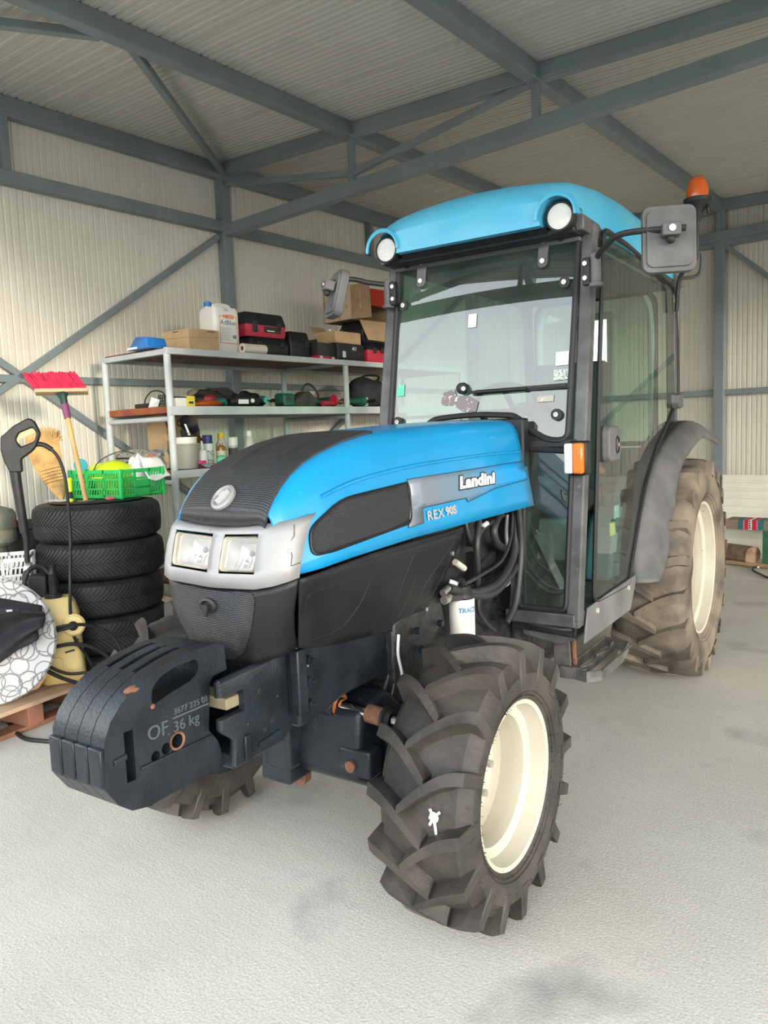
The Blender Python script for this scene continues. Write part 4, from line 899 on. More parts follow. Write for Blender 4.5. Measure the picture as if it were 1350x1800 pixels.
for s in (1, -1):
    MB().bar((s*.385, .97, .66), (s*.385, 1.0, .44), .07, .012, (0, 1, 0)).build('step_hanger', stp, TR_, bevel=.003)
    MB().cyl((s*.415, 1.02, .66), (s*.415, 1.05, .46), .012, 8).build('step_stay', m_rust, TR_)
    L_ = [(s*.385, .985), (s*.50, .950), (s*.545, 1.0), (s*.55, 1.28), (s*.525, 1.46), (s*.40, 1.50), (s*.40, 1.05)]
    sb = MB().loft([[(x, y_, .425), (x, y_, .470)] for x, y_ in L_ + [L_[0]]], False, False).build('step_rim', stp, TR_, smooth=0, solid=.005)
    MB().loft([[(s*.47, y_, .43), (s*.47 + .012*math.sin(y_*30), y_, .470)] for y_ in [1.0 + .04*i for i in range(12)]], False, False).build('step_bar', stp, TR_, smooth=0, solid=.006)
    MB().bb((s*.38, .965, .425), (s*.49, .985, .475)).build('step_plate', stp, TR_, bevel=.003)
    for k in range(22):
        y_ = 1.0 + .021*k
        MB().box((s*.552, y_, .472), (.006, .010, .008)).build('step_tooth', stp, sb, smooth=0)
# ---- engine bay on the near side: filter, hoses
m_hose = mat('rubber_hose', (.030, .030, .033), .45, var=.3, vscale=12)
fc = (0.235,0.398,0.807)
fi = MB().lathe([(0, -.09), (.043, -.09), (.046, -.085), (.046, .052), (.043, .058), (0, .058)], fc, 'z', 28).build('oil_filter', mat('white_filter_can', (.78, .76, .70), .35, spots=.33, sscale=25, scol=(.5, .46, .38)), TR_)
MB().lathe([(.044, .056), (.046, .060), (.046, .066), (.038, .078), (.030, .10), (0, .10)], fc, 'z', 24).build('filter_head', m_engine, TR_)
MB().cyl((fc[0], fc[1], fc[2] + .09), (fc[0] + .01, fc[1] - .01, fc[2] + .125), .012, 10).build('filter_fitting', m_engine, TR_)
a0_ = math.radians(-78)
text_mesh('TRACT', .023, lambda x, y, z: (fc[0] + (.0468 + z)*math.cos(a0_ + x/.0465), fc[1] + (.0468 + z)*math.sin(a0_ + x/.0465), fc[2] + .012 + y), .0004, .15, .001).build('lettering', mat('blue_print', (.05, .20, .42), .5), fi, smooth=0)
def hose(pts, r, mt=m_hose, nm='hose'): return MB().tube(pts, r, 10, sm=5).build(nm, mt, TR_, smooth=60)
hose([(0.235,0.311,0.913), (0.25,0.453,0.872), (0.25,0.634,0.863), (0.24,0.788,0.902), (0.23,0.887,0.979), (0.22,0.912,1.117)], .016)
hose([(0.235,0.293,0.882), (0.255,0.42,0.867), (0.255,0.607,0.838), (0.245,0.786,0.868), (0.23,0.937,0.936), (0.22,0.964,1.123)], .014)
hose([(0.24,0.408,0.909), (0.25,0.549,0.926), (0.245,0.721,0.948), (0.235,0.833,1.022), (0.22,0.896,1.142)], .007)
hose([(0.22,0.583,1.12), (0.23,0.539,1.03), (0.22,0.562,0.918), (0.2,0.588,0.846)], .012)
hose([(0.2,0.5,1.171), (0.21,0.507,1.086), (0.2,0.584,1.022), (0.2,0.65,1.079), (0.2,0.844,1.112)], .009)
hose([(0.2,0.818,1.127), (0.21,0.73,1.069), (0.21,0.758,1.008), (0.2,0.853,0.971)], .016)
hose([(0.25,0.879,1.144), (0.25,0.899,0.978), (0.25,0.869,0.842), (0.25,0.824,0.745), (0.24,0.761,0.688)], .014)
hose([(0.25,0.936,1.139), (0.25,0.934,0.973), (0.25,0.908,0.811), (0.25,0.916,0.749)], .010)
hose([(0.2,0.596,0.822), (0.2,0.602,0.765), (0.2,0.664,0.706), (0.2,0.738,0.659)], .009)
hose([(0.2,0.902,0.832), (0.2,0.828,0.822), (0.2,0.748,0.833)], .009, m_white)
hose([(0.2,0.376,0.925), (0.22,0.394,0.914), (0.22,0.432,0.895)], .008, m_white)
hose([(0.2,0.882,1.108), (0.2,0.867,1.028), (0.2,0.88,0.967)], .008, m_silver)
hose([(0.2,0.026,0.816), (0.2,0.019,0.753), (0.2,0.038,0.682), (0.2,0.041,0.624)], .006, m_white)
hose([(0.19,0.015,0.818), (0.19,0.003,0.737), (0.19,0.011,0.669), (0.19,-0.027,0.596)], .007)
hose([(0.17,0.004,0.791), (0.17,0.014,0.703), (0.17,-0.035,0.623)], .008)
MB().cyl((0.235,0.268,0.88), (0.235,0.309,0.883), .015, 12).build('hose_fitting', m_bolt, TR_)
MB().cyl((0.235,0.262,0.907), (0.235,0.303,0.917), .012, 12).build('hose_fitting', m_bolt, TR_)
MB().bar((0.16,0.627,0.991), (0.16,0.62,0.87), .06, .05, (0, 1, 0)).build('fuse_box', m_blk, TR_, bevel=.005)
MB().bar((0.18,0.575,1.163), (0.18,0.581,1.021), .02, .03, (0, 1, 0)).build('bonnet_stay', m_engine, TR_)
MB().ball((0.12,0.953,0.964), .06, 14, 10, (.8, 1, .8)).build('air_canister', m_blk, TR_)
MB().cyl((0.2,0.423,0.987), (0.2,0.491,0.952), .012, 10).build('wiring_plug', mat('pale_plug', (.55, .54, .48), .5), TR_)
MB().cyl((0.2,0.691,1.096), (0.2,0.651,1.089), .010, 10).build('sensor_cap', m_white, TR_)
MB().ext([(.0, .86), (.30, .90), (.34, .80), (.22, .72), (.10, .55), (.0, .60)], 'x', .10, .20).build('engine_bracket', m_engine, TR_, bevel=.01)
for p in ((0.16,0.818,0.762), (0.16,0.912,0.755), (0.16,0.859,0.705), (0.16,0.793,0.696), (0.21,0.115,0.809), (0.21,0.14,0.741), (0.21,0.267,0.799), (0.17,0.089,0.73)):
    MB().cyl(p, (p[0] + .02, p[1], p[2]), .012, 6).build('engine_bolt', m_iron, TR_)
# ================================================================ things round the tractor
def item(name, label, cat, pos, rz=0, group=None):      # pos and rz in the shed's own axes
    return thing(name, label, cat, wb(pos), -BA + math.radians(rz), group)
VR = 57.8
m_shelf = mat('grey_shelf_paint', (.50, .53, .54), .45, var=.08, vscale=6)
m_board = mat('red_brown_board', (.16, .062, .034), .6, var=.45, vscale=6)
m_card = mat('brown_cardboard', (.52, .36, .20), .85, var=.08, vscale=10)
m_cardi = mat('dark_cardboard', (.27, .18, .10), .9, var=.15, vscale=10)
m_case = mat('black_case_plastic', (.012, .014, .018), .45, var=.3, vscale=8)
m_redp = mat('red_case_plastic', (.50, .025, .06), .4, var=.1, vscale=8)
m_wplas = mat('white_plastic', (.78, .77, .73), .4, var=.03, vscale=5)
m_orange = mat('orange_plastic', (.72, .16, .03), .4)
m_teal = mat('teal_tool_plastic', (.03, .20, .19), .45, var=.25, vscale=20)
m_gtool = mat('dark_green_tool_plastic', (.012, .085, .055), .45, var=.25, vscale=20)
m_black = mat('black_plastic', (.015, .015, .017), .5, var=.3, vscale=12)
m_dkgrey = mat('dark_grey_cloth', (.055, .052, .05), .9, var=.3, vscale=12)

# ---- shelving unit
SH = item('shelving_unit', 'grey welded tube shelving unit with red-brown boards along the left wall', 'shelf', (-3.2, 3.3, 0))
so = Vector((-3.2, 3.3, 0))
def SM(): return MB()
def sput(mb, name, mt, **k):
    mb.v = [tuple(Vector(v) - so) for v in mb.v]; return mb.build(name, mt, SH, **k)
SY = (1.41, 3.255, 5.1); SX = (-2.80, -3.57)
for x in SX:
    for y_ in SY: sput(MB().cyl((x, y_, 0), (x, y_, 2.06 if x == SX[0] or 1 else 0), .025, 14), 'post', m_shelf)
for z, h, nm in ((2.10, .045, 1), (1.70, .062, 1), (1.255, .055, 1), (.45, .055, 1)):
    for x in SX: sput(MB().bb((x - .012 + (.028 if x == SX[0] else -.028)*0, SY[0] - .02, z - h), (x + .03, SY[-1], z)), 'shelf_rail', m_shelf, smooth=0, bevel=.003)
    for y_ in SY:
        if z > 2: sput(MB().bb((SX[1], y_ - .02, z - h), (SX[0], y_ + .02, z - .008)), 'shelf_end_rail', m_shelf, smooth=0, bevel=.003)
        else: sput(MB().cyl((SX[1], y_, z - .085), (SX[0], y_, z - .085), .019, 12), 'shelf_end_rail', m_shelf)
    if z > 2: n_ = 26; y0 = SY[0] - .01
    else: n_ = 26; y0 = SY[0] + .03
    pw = (SY[-1] - y0)/n_
    for k in range(n_):
        rr = random.Random(k*7 + int(z*10)); tk = .022
        if z < 2: sput(MB().bb((SX[1] - .02, y0 + k*pw + .002, z - tk - .002), (SX[0] - .016, y0 + (k+1)*pw - .002, z + rr.uniform(-.002, .001))), 'shelf_board', m_board, smooth=0)
        else: sput(MB().bb((SX[1] - .02, y0 + k*pw + .002, z - tk + .006), (SX[0] - .016, y0 + (k+1)*pw - .002, z + .004 + rr.uniform(-.002, .001))), 'shelf_board', m_board, smooth=0)
sput(MB().bb((SX[1] - .01, SY[0] - .01, 1.655), (SX[0] - .03, SY[0] + .035, 1.703)), 'shelf_edge_board', mat('bright_red_brown_wood', (.30, .075, .03), .5, var=.3, vscale=6), smooth=0, bevel=.003)
T1, T2, T3 = 2.106, 1.702, 1.257

# ---- top shelf
def open_box(w, d, h, mt, root, th=.006, name='box_side'):
    MB().bb((-w/2, -d/2, 0), (w/2, d/2, th)).build('box_bottom', mt, root, smooth=0)
    for x in (-w/2, w/2 - th): MB().bb((x, -d/2, 0), (x + th, d/2, h)).build(name, mt, root, smooth=0)
    for y_ in (-d/2, d/2 - th): MB().bb((-w/2, y_, 0), (w/2, y_ + th, h)).build(name, mt, root, smooth=0)
bb_ = item('blue_packet', 'small crumpled blue packet at the near end of the top shelf', 'packet', (-3.02, 1.43, T1), 0)
MB().loft([[(x, y_, z) for x, y_, z in ((-.13 + a, -.07, 0), (.12, -.06 + a, 0), (.12, -.05, .075 - a), (-.10, -.07, .085 - a*2))] for a in (0, .01)], True, True).xf(Matrix.Identity(4))
MB().add([(-.15, -.08, 0), (.10, -.09, 0), (.12, .07, 0), (-.13, .08, 0), (-.09, -.05, .095), (.09, -.085, .075), (.10, .06, .07), (-.08, .05, .085)], [(3,2,1,0), (4,5,6,7), (0,1,5,4), (1,2,6,5), (2,3,7,6), (3,0,4,7)]).build('packet_body', mat('blue_packet_film', (.015, .16, .50), .35, var=.3, vscale=9), bb_, smooth=0, bevel=.006)
MB().add([(-.15, -.083, .004), (-.02, -.088, .004), (-.02, -.086, .018), (-.145, -.080, .02)], [(0, 1, 2, 3)]).build('printed_strip', m_white, bb_, smooth=0, solid=.001)
cb = item('cardboard_box', 'tan cardboard box with a folded lid beside the white jerrycan', 'box', (-3.03, 1.80, T1), 0)
MB().bb((-.15, -.135, 0), (.15, .135, .105)).build('box_body', m_card, cb, smooth=0, bevel=.003)
MB().add([(-.154, -.139, .100), (.154, -.139, .088), (.154, .139, .10), (-.154, .139, .10), (-.154, -.139, .155), (.154, -.139, .155), (.154, .139, .155), (-.154, .139, .155)], [(3,2,1,0), (4,5,6,7), (0,1,5,4), (1,2,6,5), (2,3,7,6), (3,0,4,7)]).build('box_lid', m_card, cb, smooth=0, bevel=.004)
MB().bb((.1545, .03, .138), (.156, .10, .143)).build('printed_line', m_dark, cb, smooth=0)
MB().bb((-.03, -.1405, .138), (.04, -.1395, .144)).build('printed_line', m_dark, cb, smooth=0)
jc = item('jerrycan', 'white jerrycan with blue cap and printed label on the top shelf', 'jerrycan', (-3.03, 2.075, T1), 0)
b2 = rrect(.20, .245, .035, 5)
jb = MB(); jb.loft([[(x*k, y_*k, z) for x, y_ in b2] for k, z in ((.94, 0), (1, .012), (1, .10), (.985, .11), (1, .12), (1, .29), (.985, .315), (.90, .345), (.6, .352))], True, True)
jo = jb.build('can_body', m_wplas, jc, smooth=50)
cut(jo, MB().bb((-.02, -.03, .315), (.2, .015, .40)))
MB().tube([(.03, -.075, .33), (.03, -.06, .365), (.03, .06, .365), (.03, .08, .33)], .016, 8, sm=4).build('can_handle', m_wplas, jc)
MB().cyl((-.02, -.085, .345), (-.02, -.085, .36), .024, 16).build('can_neck', m_wplas, jc)
MB().lathe([(0, .357), (.031, .357), (.031, .385), (.027, .39), (0, .39)], (-.02, -.085, 0), 'z', 20).build('cap', mat('blue_cap_plastic', (.01, .17, .55), .4), jc)
lab = MB().bb((.100, -.085, .07), (.1012, .09, .285)).build('label', mat('label_paper', (.78, .77, .73), .6), jc, smooth=0)
for a, c in (((-.08, .075), (.085, .08)), ((-.08, .275), (.085, .28)), ((-.08, .075), (-.076, .28)), ((.081, .075), (.085, .28))):
    MB().bb((.1012, a[0], a[1]), (.1018, c[0], c[1])).build('label_border', mat('orange_print', (.72, .16, .06), .6), lab, smooth=0)
jt = lambda oy, oz: (lambda x, y, z: (.1016 + z, oy + x, oz + y))
text_mesh('NICO', .040, jt(-.042, .262), .0003, 0, .002).build('lettering', MATS['orange_print'], lab, smooth=0)
text_mesh('AdBlue', .052, jt(-.074, .215), .0003, 0, .0).build('lettering', mat('navy_print', (.04, .09, .20), .6), lab, smooth=0)
text_mesh('10', .036, jt(.038, .115), .0003, 0, .002).build('lettering', MATS['navy_print'], lab, smooth=0)
for k in range(11):
    MB().bb((.1013, -.07, .19 - k*.0095), (.1016, .03 - (k % 3)*.012, .193 - k*.0095)).build('printed_line', mat('grey_text_print', (.45, .45, .45), .6), lab, smooth=0)
def toolbox(root, w, d, h, split, mlow, mup, latch=True, handle=True):
    """case with bevelled lid, ribs and latches; faces +x"""
    MB().loft([[(x*k, y_*k2, z) for x, y_ in rrect(d, w, .02, 3)] for k, k2, z in ((.92, .95, 0), (.97, .98, h*.1), (1, 1, h*split))], True, True).build('case_body', mlow, root)
    MB().loft([[(x*k, y_*k2, z) for x, y_ in rrect(d, w, .02, 3)] for k, k2, z in ((1.01, 1.01, h*split), (1.0, 1.0, h*(split + .06)), (.86, .93, h*.94), (.80, .90, h))], True, True).build('case_lid', mup, root)
    if latch:
        for y_ in (-w*.3, w*.3): MB().box((d*.5, y_, h*split), (.016, .045, h*.30)).build('latch', mlow if mlow is not m_redp else m_case, root, bevel=.004)
    for k in range(6):
        y_ = -w*.36 + w*.145*k; MB().bar((d*.46, y_, h*(split + .1)), (d*.38, y_, h*.97), .010, .008).build('lid_rib', mup, root, bevel=.002)
    if handle: MB().tube([(-.0, -w*.22, h*.96), (0, -w*.18, h*1.06), (0, w*.18, h*1.06), (0, w*.22, h*.96)], .010, 8, sm=3).build('handle', mup, root)
c2 = item('tool_case', 'flat black tool case under the red and black toolbox', 'toolbox', (-3.10, 2.525, T1), 0); toolbox(c2, .42, .30, .155, .62, m_case, m_case, handle=False)
c1 = item('toolbox', 'red and black toolbox lying on a flat black case', 'toolbox', (-3.10, 2.50, T1 + .1555), 0); toolbox(c1, .44, .29, .19, .48, m_redp, m_case, handle=False)
MB().bb((.143, -.03, .035), (.146, .15, .085)).build('label', m_dark, c1, smooth=0); MB().bb((.146, .0, .045), (.1465, .08, .055)).build('printed_line', m_white, c1, smooth=0)
MB().box((.145, -.13, .075), (.02, .05, .085)).build('latch', m_dark, c1, bevel=.004)
c3 = item('tool_case', 'tall black tool case right of the white film roll', 'toolbox', (-3.09, 2.865, T1), 0); toolbox(c3, .235, .30, .225, .55, m_case, m_case, handle=False)
rl = item('film_roll', 'white roll of film lying on the top shelf edge', 'roll', (-2.875, 2.27, T1 + .040), 0)
MB().lathe([(.018, -.115), (.038, -.115), (.038, .115), (.018, .115), (.018, -.115)], (0, 0, 0), 'y', 24).build('film', mat('cream_film', (.74, .68, .58), .45), rl)
MB().lathe([(.014, -.113), (.0185, -.113), (.0185, .113), (.014, .113), (.014, -.113)], (0, 0, 0), 'y', 20).build('cardboard_core', m_cardi, rl)
pb_ = item('printed_carton', 'black and red printed carton with an open top on the shelf', 'carton', (-3.00, 3.145, T1), 8)
MB().bb((-.09, -.14, 0), (.09, .12, .035)).build('carton_base', m_redp, pb_, smooth=0, bevel=.002)
MB().bb((-.09, -.14, .035), (.09, .12, .145)).build('carton_body', mat('black_print_card', (.03, .028, .028), .5, spots=.36, sscale=35, scol=(.22, .17, .15)), pb_, smooth=0, bevel=.002)
for y_ in (-.12, .06): MB().bb((.0905, y_, .004), (.092, y_ + .04, .032)).build('barcode_patch', m_white, pb_, smooth=0)
MB().add([(-.09, -.14, .145), (.09, -.14, .145), (.05, -.10, .175), (-.05, -.10, .17)], [(0, 1, 2, 3)]).build('carton_flap', m_dark, pb_, smooth=0, solid=.003)
bk = item('tool_case', 'small black case with one silver latch beneath the open tan box', 'toolbox', (-3.02, 3.45, T1), 0)
MB().loft([[(x*k, y_*k, z) for x, y_ in rrect(.26, .36, .012, 3)] for k, z in ((.96, 0), (1, .01), (1, .15), (.97, .155))], True, True).build('case_body', m_case, bk)
MB().box((.132, .04, .115), (.008, .05, .035)).build('latch', m_chrome, bk, bevel=.003); MB().box((.131, -.10, .06), (.003, .04, .055)).build('label', m_white, bk, smooth=0)
MB().bb((-.131, -.181, .10), (.131, .181, .106)).build('case_seam', m_black, bk, smooth=0)
ob = item('open_carton', 'low open tan carton holding odds and ends on a black case', 'carton', (-3.03, 3.43, T1 + .157), 0)
open_box(.24, .36, .105, m_card, ob)
MB().add([(-.12, -.18, .105), (-.12, .0, .105), (-.17, .0, .17), (-.17, -.18, .17)], [(0, 1, 2, 3)]).build('carton_flap', m_cardi, ob, smooth=0, solid=.004)
for q, mt in (((-.02, -.08), m_wplas), ((.03, .02), m_black), ((-.05, .08), m_redp)):
    o = item('small_bottle' if mt is m_wplas else 'small_tool', {'white_plastic': 'small white capped bottle in the open tan carton', 'black_plastic': 'black tool handle sticking out of the open tan carton', 'red_case_plastic': 'red tool grip sticking out of the open tan carton'}[mt.name], 'bottle' if mt is m_wplas else 'tool', (-3.03 + q[0], 3.43 + q[1], T1 + .164), 0)
    MB().lathe([(0, 0), (.022, 0), (.022, .09), (.014, .105), (.014, .13), (0, .13)], (0, 0, 0), 'z', 14).build('body', mt, o)
r3 = item('toolbox', 'red fronted black toolbox at the far right of the top shelf', 'toolbox', (-3.02, 3.89, T1), 0); toolbox(r3, .48, .32, .185, .62, m_redp, m_case, handle=False)
MB().box((.168, .02, .12), (.012, .17, .05)).build('case_clasp', m_case, r3, bevel=.004)
r4 = item('toolbox', 'black toolbox with red corner below the open brown carton', 'toolbox', (-3.06, 3.87, T1 + .186), 0); toolbox(r4, .44, .30, .20, .55, m_case, m_case, latch=False, handle=False)
MB().box((.148, -.10, .10), (.02, .15, .085)).build('red_corner', m_redp, r4, bevel=.006)
b5 = item('carton', 'big open brown carton with red inner flap on the toolboxes', 'carton', (-3.10, 3.80, T1 + .388), -4)
m_print = mat('printed_light_card', (.60, .45, .33), .7, spots=.42, sscale=7, scol=(.42, .25, .15))
w_, d_, h_ = .52, .36, .30
MB().bb((-d_/2, -w_/2, 0), (d_/2, -w_/2 + .006, h_)).build('box_side', m_print, b5, smooth=0); MB().bb((-d_/2, w_/2 - .006, 0), (d_/2, w_/2, h_)).build('box_side', m_card, b5, smooth=0)
MB().bb((-d_/2, -w_/2, 0), (d_/2, w_/2, .006)).build('box_bottom', m_cardi, b5, smooth=0); MB().bb((-d_/2, -w_/2, h_ - .006), (d_/2, w_/2, h_)).build('box_side', m_card, b5, smooth=0)
MB().bb((-d_/2, -w_/2, 0), (-d_/2 + .006, w_/2, h_)).build('box_back', m_cardi, b5, smooth=0)
MB().add([(d_/2, -w_/2, 0), (d_/2, -w_/2, h_), (d_/2 + .14, -w_/2 + .10, h_ + .02), (d_/2 + .14, -w_/2 + .12, .01)], [(0, 1, 2, 3)]).build('carton_flap', m_cardi, b5, smooth=0, solid=.005)
MB().bb((d_/2 + .06, -w_/2 + .045, .09), (d_/2 + .075, -w_/2 + .05, .25)).build('carton_staple_strip', mat('pinkish_tape', (.62, .36, .26), .6), b5, smooth=0)
MB().add([(d_/2, -w_/2 + .02, h_), (d_/2, w_/2, h_), (d_/2 + .05, w_/2, .12), (d_/2 + .05, -w_/2 + .16, .14)], [(0, 1, 2, 3)]).build('carton_flap', mat('red_print_card', (.42, .03, .015), .5), b5, smooth=0, solid=.004, label='red printed flap')
MB().add([(d_/2, -w_/2 + .10, 0), (d_/2, w_/2 - .02, 0), (d_/2 + .10, w_/2 - .04, -.20), (d_/2 + .10, -w_/2 + .10, -.19)], [(0, 1, 2, 3)]).build('carton_flap', m_card, b5, smooth=0, solid=.005, label='tan flap hanging down')

# ---- middle shelf
o = item('hand_saw', 'flat dark saw lying at the near end of the middle shelf', 'saw', (-3.33, 1.52, T2 + .004), 0)
MB().bb((-.22, -.03, 0), (.0, .012, .004)).build('saw_blade', m_iron, o, smooth=0); MB().bb((.0, -.04, 0), (.17, .03, .035)).build('saw_handle', m_black, o, bevel=.006)
o = item('white_card', 'white paper card leaning on the middle shelf by the post', 'card', (-3.04, 1.45, T2 + .003), 0)
MB().add([(-.07, 0, 0), (.07, -.02, 0), (.03, .03, .05), (-.07, .03, .075)], [(0, 1, 2, 3)]).build('card_sheet', m_white, o, smooth=0, solid=.003)
o = item('wire_loop', 'thin black wire arching above the middle shelf end', 'wire', (-3.1, 1.50, T2 + .006), 0)
MB().tube([(-.14, 0, 0), (-.11, .0, .07), (-.03, 0, .115), (.07, 0, .11), (.12, 0, .08), (.13, .03, .0)], .005, 6, sm=5).build('wire', m_rub, o)
o = item('wire_basket', 'small black wire grid basket beside the post', 'basket', (-2.97, 1.52, T2 + .003), 0)
for k in range(6): MB().bb((-.06 + .022*k, -.04, 0), (-.054 + .022*k, -.034, .085)).build('basket_wire', m_rub, o, smooth=0)
for k in range(5): MB().bb((-.06, -.04, .0 + .02*k), (.056, -.034, .005 + .02*k)).build('basket_wire', m_rub, o, smooth=0)
MB().bb((-.06, -.034, 0), (.056, .05, .004)).build('basket_floor', m_rub, o, smooth=0)
o = item('small_carton', 'small yellow and black carton right of the post', 'carton', (-2.95, 1.625, T2 + .003), 0)
MB().bb((-.06, -.09, 0), (.05, .0, .065)).build('carton_body', m_wplas, o, smooth=0, bevel=.002); MB().bb((-.06, .0, 0), (.051, .075, .075)).build('carton_end', mat('yellow_card', (.75, .62, .08), .6), o, smooth=0, bevel=.002)
MB().bb((-.062, -.10, .06), (.052, .0, .07)).build('carton_lid', m_dark, o, smooth=0); MB().bb((.051, .02, .02), (.052, .06, .035)).build('printed_mark', m_dark, o, smooth=0)
def blob(root, name, mt, c, r, sc, seed, amp=.18, n=18, m=12):
    rr = random.Random(seed); ph = [rr.uniform(0, 6) for _ in range(6)]
    mb = MB(); mb.ball((0, 0, 0), 1, n, m)
    vs = []
    for v in mb.v:
        k = 1 + amp*(math.sin(3*v[0] + ph[0])*math.sin(4*v[1] + ph[1]) + .6*math.sin(7*v[2] + ph[2])*math.sin(6*v[0] + ph[3]))
        vs.append((c[0] + v[0]*k*r*sc[0], c[1] + v[1]*k*r*sc[1], max(c[2] + v[2]*k*r*sc[2], 0.0)))
    mb.v = vs; return mb.build(name, mt, root, smooth=60)
o = item('plastic_bag', 'clear plastic bag of orange tools on the middle shelf', 'bag', (-2.98, 1.86, T2 + .003), 0)
m_bag = pane('thin_clear_bag', (.86, .82, .80), .12, .05)
blob(o, 'bag_film', m_bag, (0, 0, .055), 1, (.11, .19, .075), 3)
blob(o, 'orange_tool', m_orange, (.03, .0, .02), 1, (.05, .15, .028), 5); blob(o, 'black_tool', m_black, (-.02, -.05, .06), 1, (.05, .08, .035), 6); blob(o, 'red_tool', m_redp, (.03, .02, .06), 1, (.03, .05, .03), 8); blob(o, 'teal_tool', m_teal, (.0, .13, .035), 1, (.06, .05, .035), 9)
o = item('power_tool', 'black power tool with a white printed side on the middle shelf', 'tool', (-2.95, 2.215, T2 + .003), 0)
MB().tube([(0, -.16, .035), (0, -.10, .05), (0, .05, .05), (0, .14, .04)], [.03, .045, .045, .03], 12).build('tool_body', m_black, o); MB().bb((.040, -.10, .02), (.05, .0, .055)).build('tool_label', m_white, o, smooth=0, bevel=.002)
MB().cyl((.04, .04, .045), (.055, .04, .045), .016, 12).build('tool_button', m_white, o); MB().tube([(0, -.12, .03), (.03, -.17, .06), (.02, -.12, .10), (0, -.04, .08)], .008, 6, sm=4).build('tool_cord', m_rub, o)
o = item('tool_pouch', 'dark grey cloth pouch slumped behind the white-labelled tool', 'pouch', (-3.22, 2.15, T2 + .003), 0); blob(o, 'pouch_cloth', m_dkgrey, (0, 0, .06), 1, (.12, .20, .10), 11)
o = item('tool_pouch', 'black cloth pouch left of the teal tool', 'pouch', (-3.10, 2.37, T2 + .003), 0); blob(o, 'pouch_cloth', m_black, (0, 0, .05), 1, (.085, .09, .08), 14, .3)
def grinder(name, label, pos, rz, mt, disc):
    o = item(name, label, 'tool', pos, rz)
    MB().tube([(0, -.16, .05), (0, -.06, .055), (0, .06, .055), (0, .10, .055)], [.028, .032, .042, .045], 14).build('tool_body', mt, o)
    MB().cyl((0, .12, .01), (0, .12, .09), .032, 14).build('gear_head', m_silver, o)
    MB().cyl((.0, .12, .004), (0, .12, .010), .058, 20).build('grinding_disc', disc, o); MB().cyl((.02, .12, .05), (.14, .12, .06), .015, 10).build('side_handle', m_black, o)
    MB().tube([(0, -.15, .05), (.05, -.22, .03), (.12, -.20, .02), (.12, -.1, .01)], .006, 6, sm=4).build('tool_cord', m_rub, o); return o
grinder('angle_grinder', 'pale teal angle grinder on the middle shelf', (-3.02, 2.47, T2 + .003), 60, m_teal, m_dkgrey)
o = item('battery_charger', 'dark green box-shaped charger on the middle shelf edge', 'charger', (-2.90, 2.60, T2 + .003), 0)
MB().bb((-.06, -.06, 0), (.06, .06, .10)).build('charger_body', m_gtool, o, bevel=.012); MB().bb((.058, -.03, .04), (.064, .0, .085)).build('charger_vent', m_dark, o, bevel=.002); MB().bb((-.05, -.05, .10), (.05, .05, .108)).build('charger_top', m_teal, o, bevel=.003)
o = item('planer', 'dark flat-nosed power tool with a coiled cord beside the green charger', 'tool', (-3.02, 2.90, T2 + .003), 0)
MB().ext(round_poly([(-.20, 0), (.16, 0), (.17, .06), (.05, .14), (-.02, .11)], .02), 'x', -.06, .06).build('tool_body', m_dkgrey, o, bevel=.008); MB().bb((-.06, -.21, 0), (.06, .10, .008)).build('tool_sole', m_silver, o, bevel=.002)
MB().tube([(0, .02, .12), (.02, .05, .19), (0, .15, .19), (.03, .2, .10), (.05, .12, .03), (.08, .22, .02)], .008, 6, sm=5).build('tool_cord', m_rub, o)
grinder('angle_grinder', 'dark green angle grinder with a grey guard by the second post', (-3.08, 3.28, T2 + .003), -20, m_gtool, m_silver)
o = item('router_tool', 'tool with a red wheel knob at the middle shelf edge', 'tool', (-2.875, 3.12, T2 + .003), 0)
MB().cyl((0, -.10, .028), (0, .04, .03), .022, 12).build('tool_body', mat('dark_red_handle', (.40, .03, .05), .45), o); MB().lathe([(0, .04), (.046, .04), (.050, .05), (.046, .06), (0, .06)], (0, 0, .051), 'y', 20).build('red_wheel', m_redp, o); MB().cyl((0, .06, .04), (0, .15, .04), .02, 12).build('brass_barrel', mat('brass', (.45, .32, .14), .4, .7), o)
grinder('power_drill', 'long green power tool right of the second post', (-3.0, 3.62, T2 + .003), 0, m_gtool, m_black)
o = item('tool_bag', 'dark blue tool bag heaped at the far right of the middle shelf', 'bag', (-3.20, 4.03, T2 + .003), 0); blob(o, 'bag_cloth', mat('navy_cloth', (.014, .018, .028), .8, var=.4, vscale=14), (0, 0, .13), 1, (.15, .26, .17), 21); MB().tube([(0, -.15, .25), (.05, -.1, .31), (.06, .1, .31), (0, .15, .27)], .012, 6, sm=4).build('bag_strap', m_black, o)
o = item('extension_lead', 'black lead hanging over the middle shelf edge', 'lead', (-2.765, 3.80, T2 + .012), 0)
MB().tube([(-.12, -.10, 0), (-.02, -.04, .03), (.03, .0, .0), (.035, .0, -.10), (.03, -.02, -.20)], .007, 6, sm=5).build('cord', m_rub, o); MB().tube([(-.12, .05, 0), (-.01, .06, .04), (.03, .08, .01), (.035, .10, -.12)], .007, 6, sm=5).build('cord', m_rub, o)

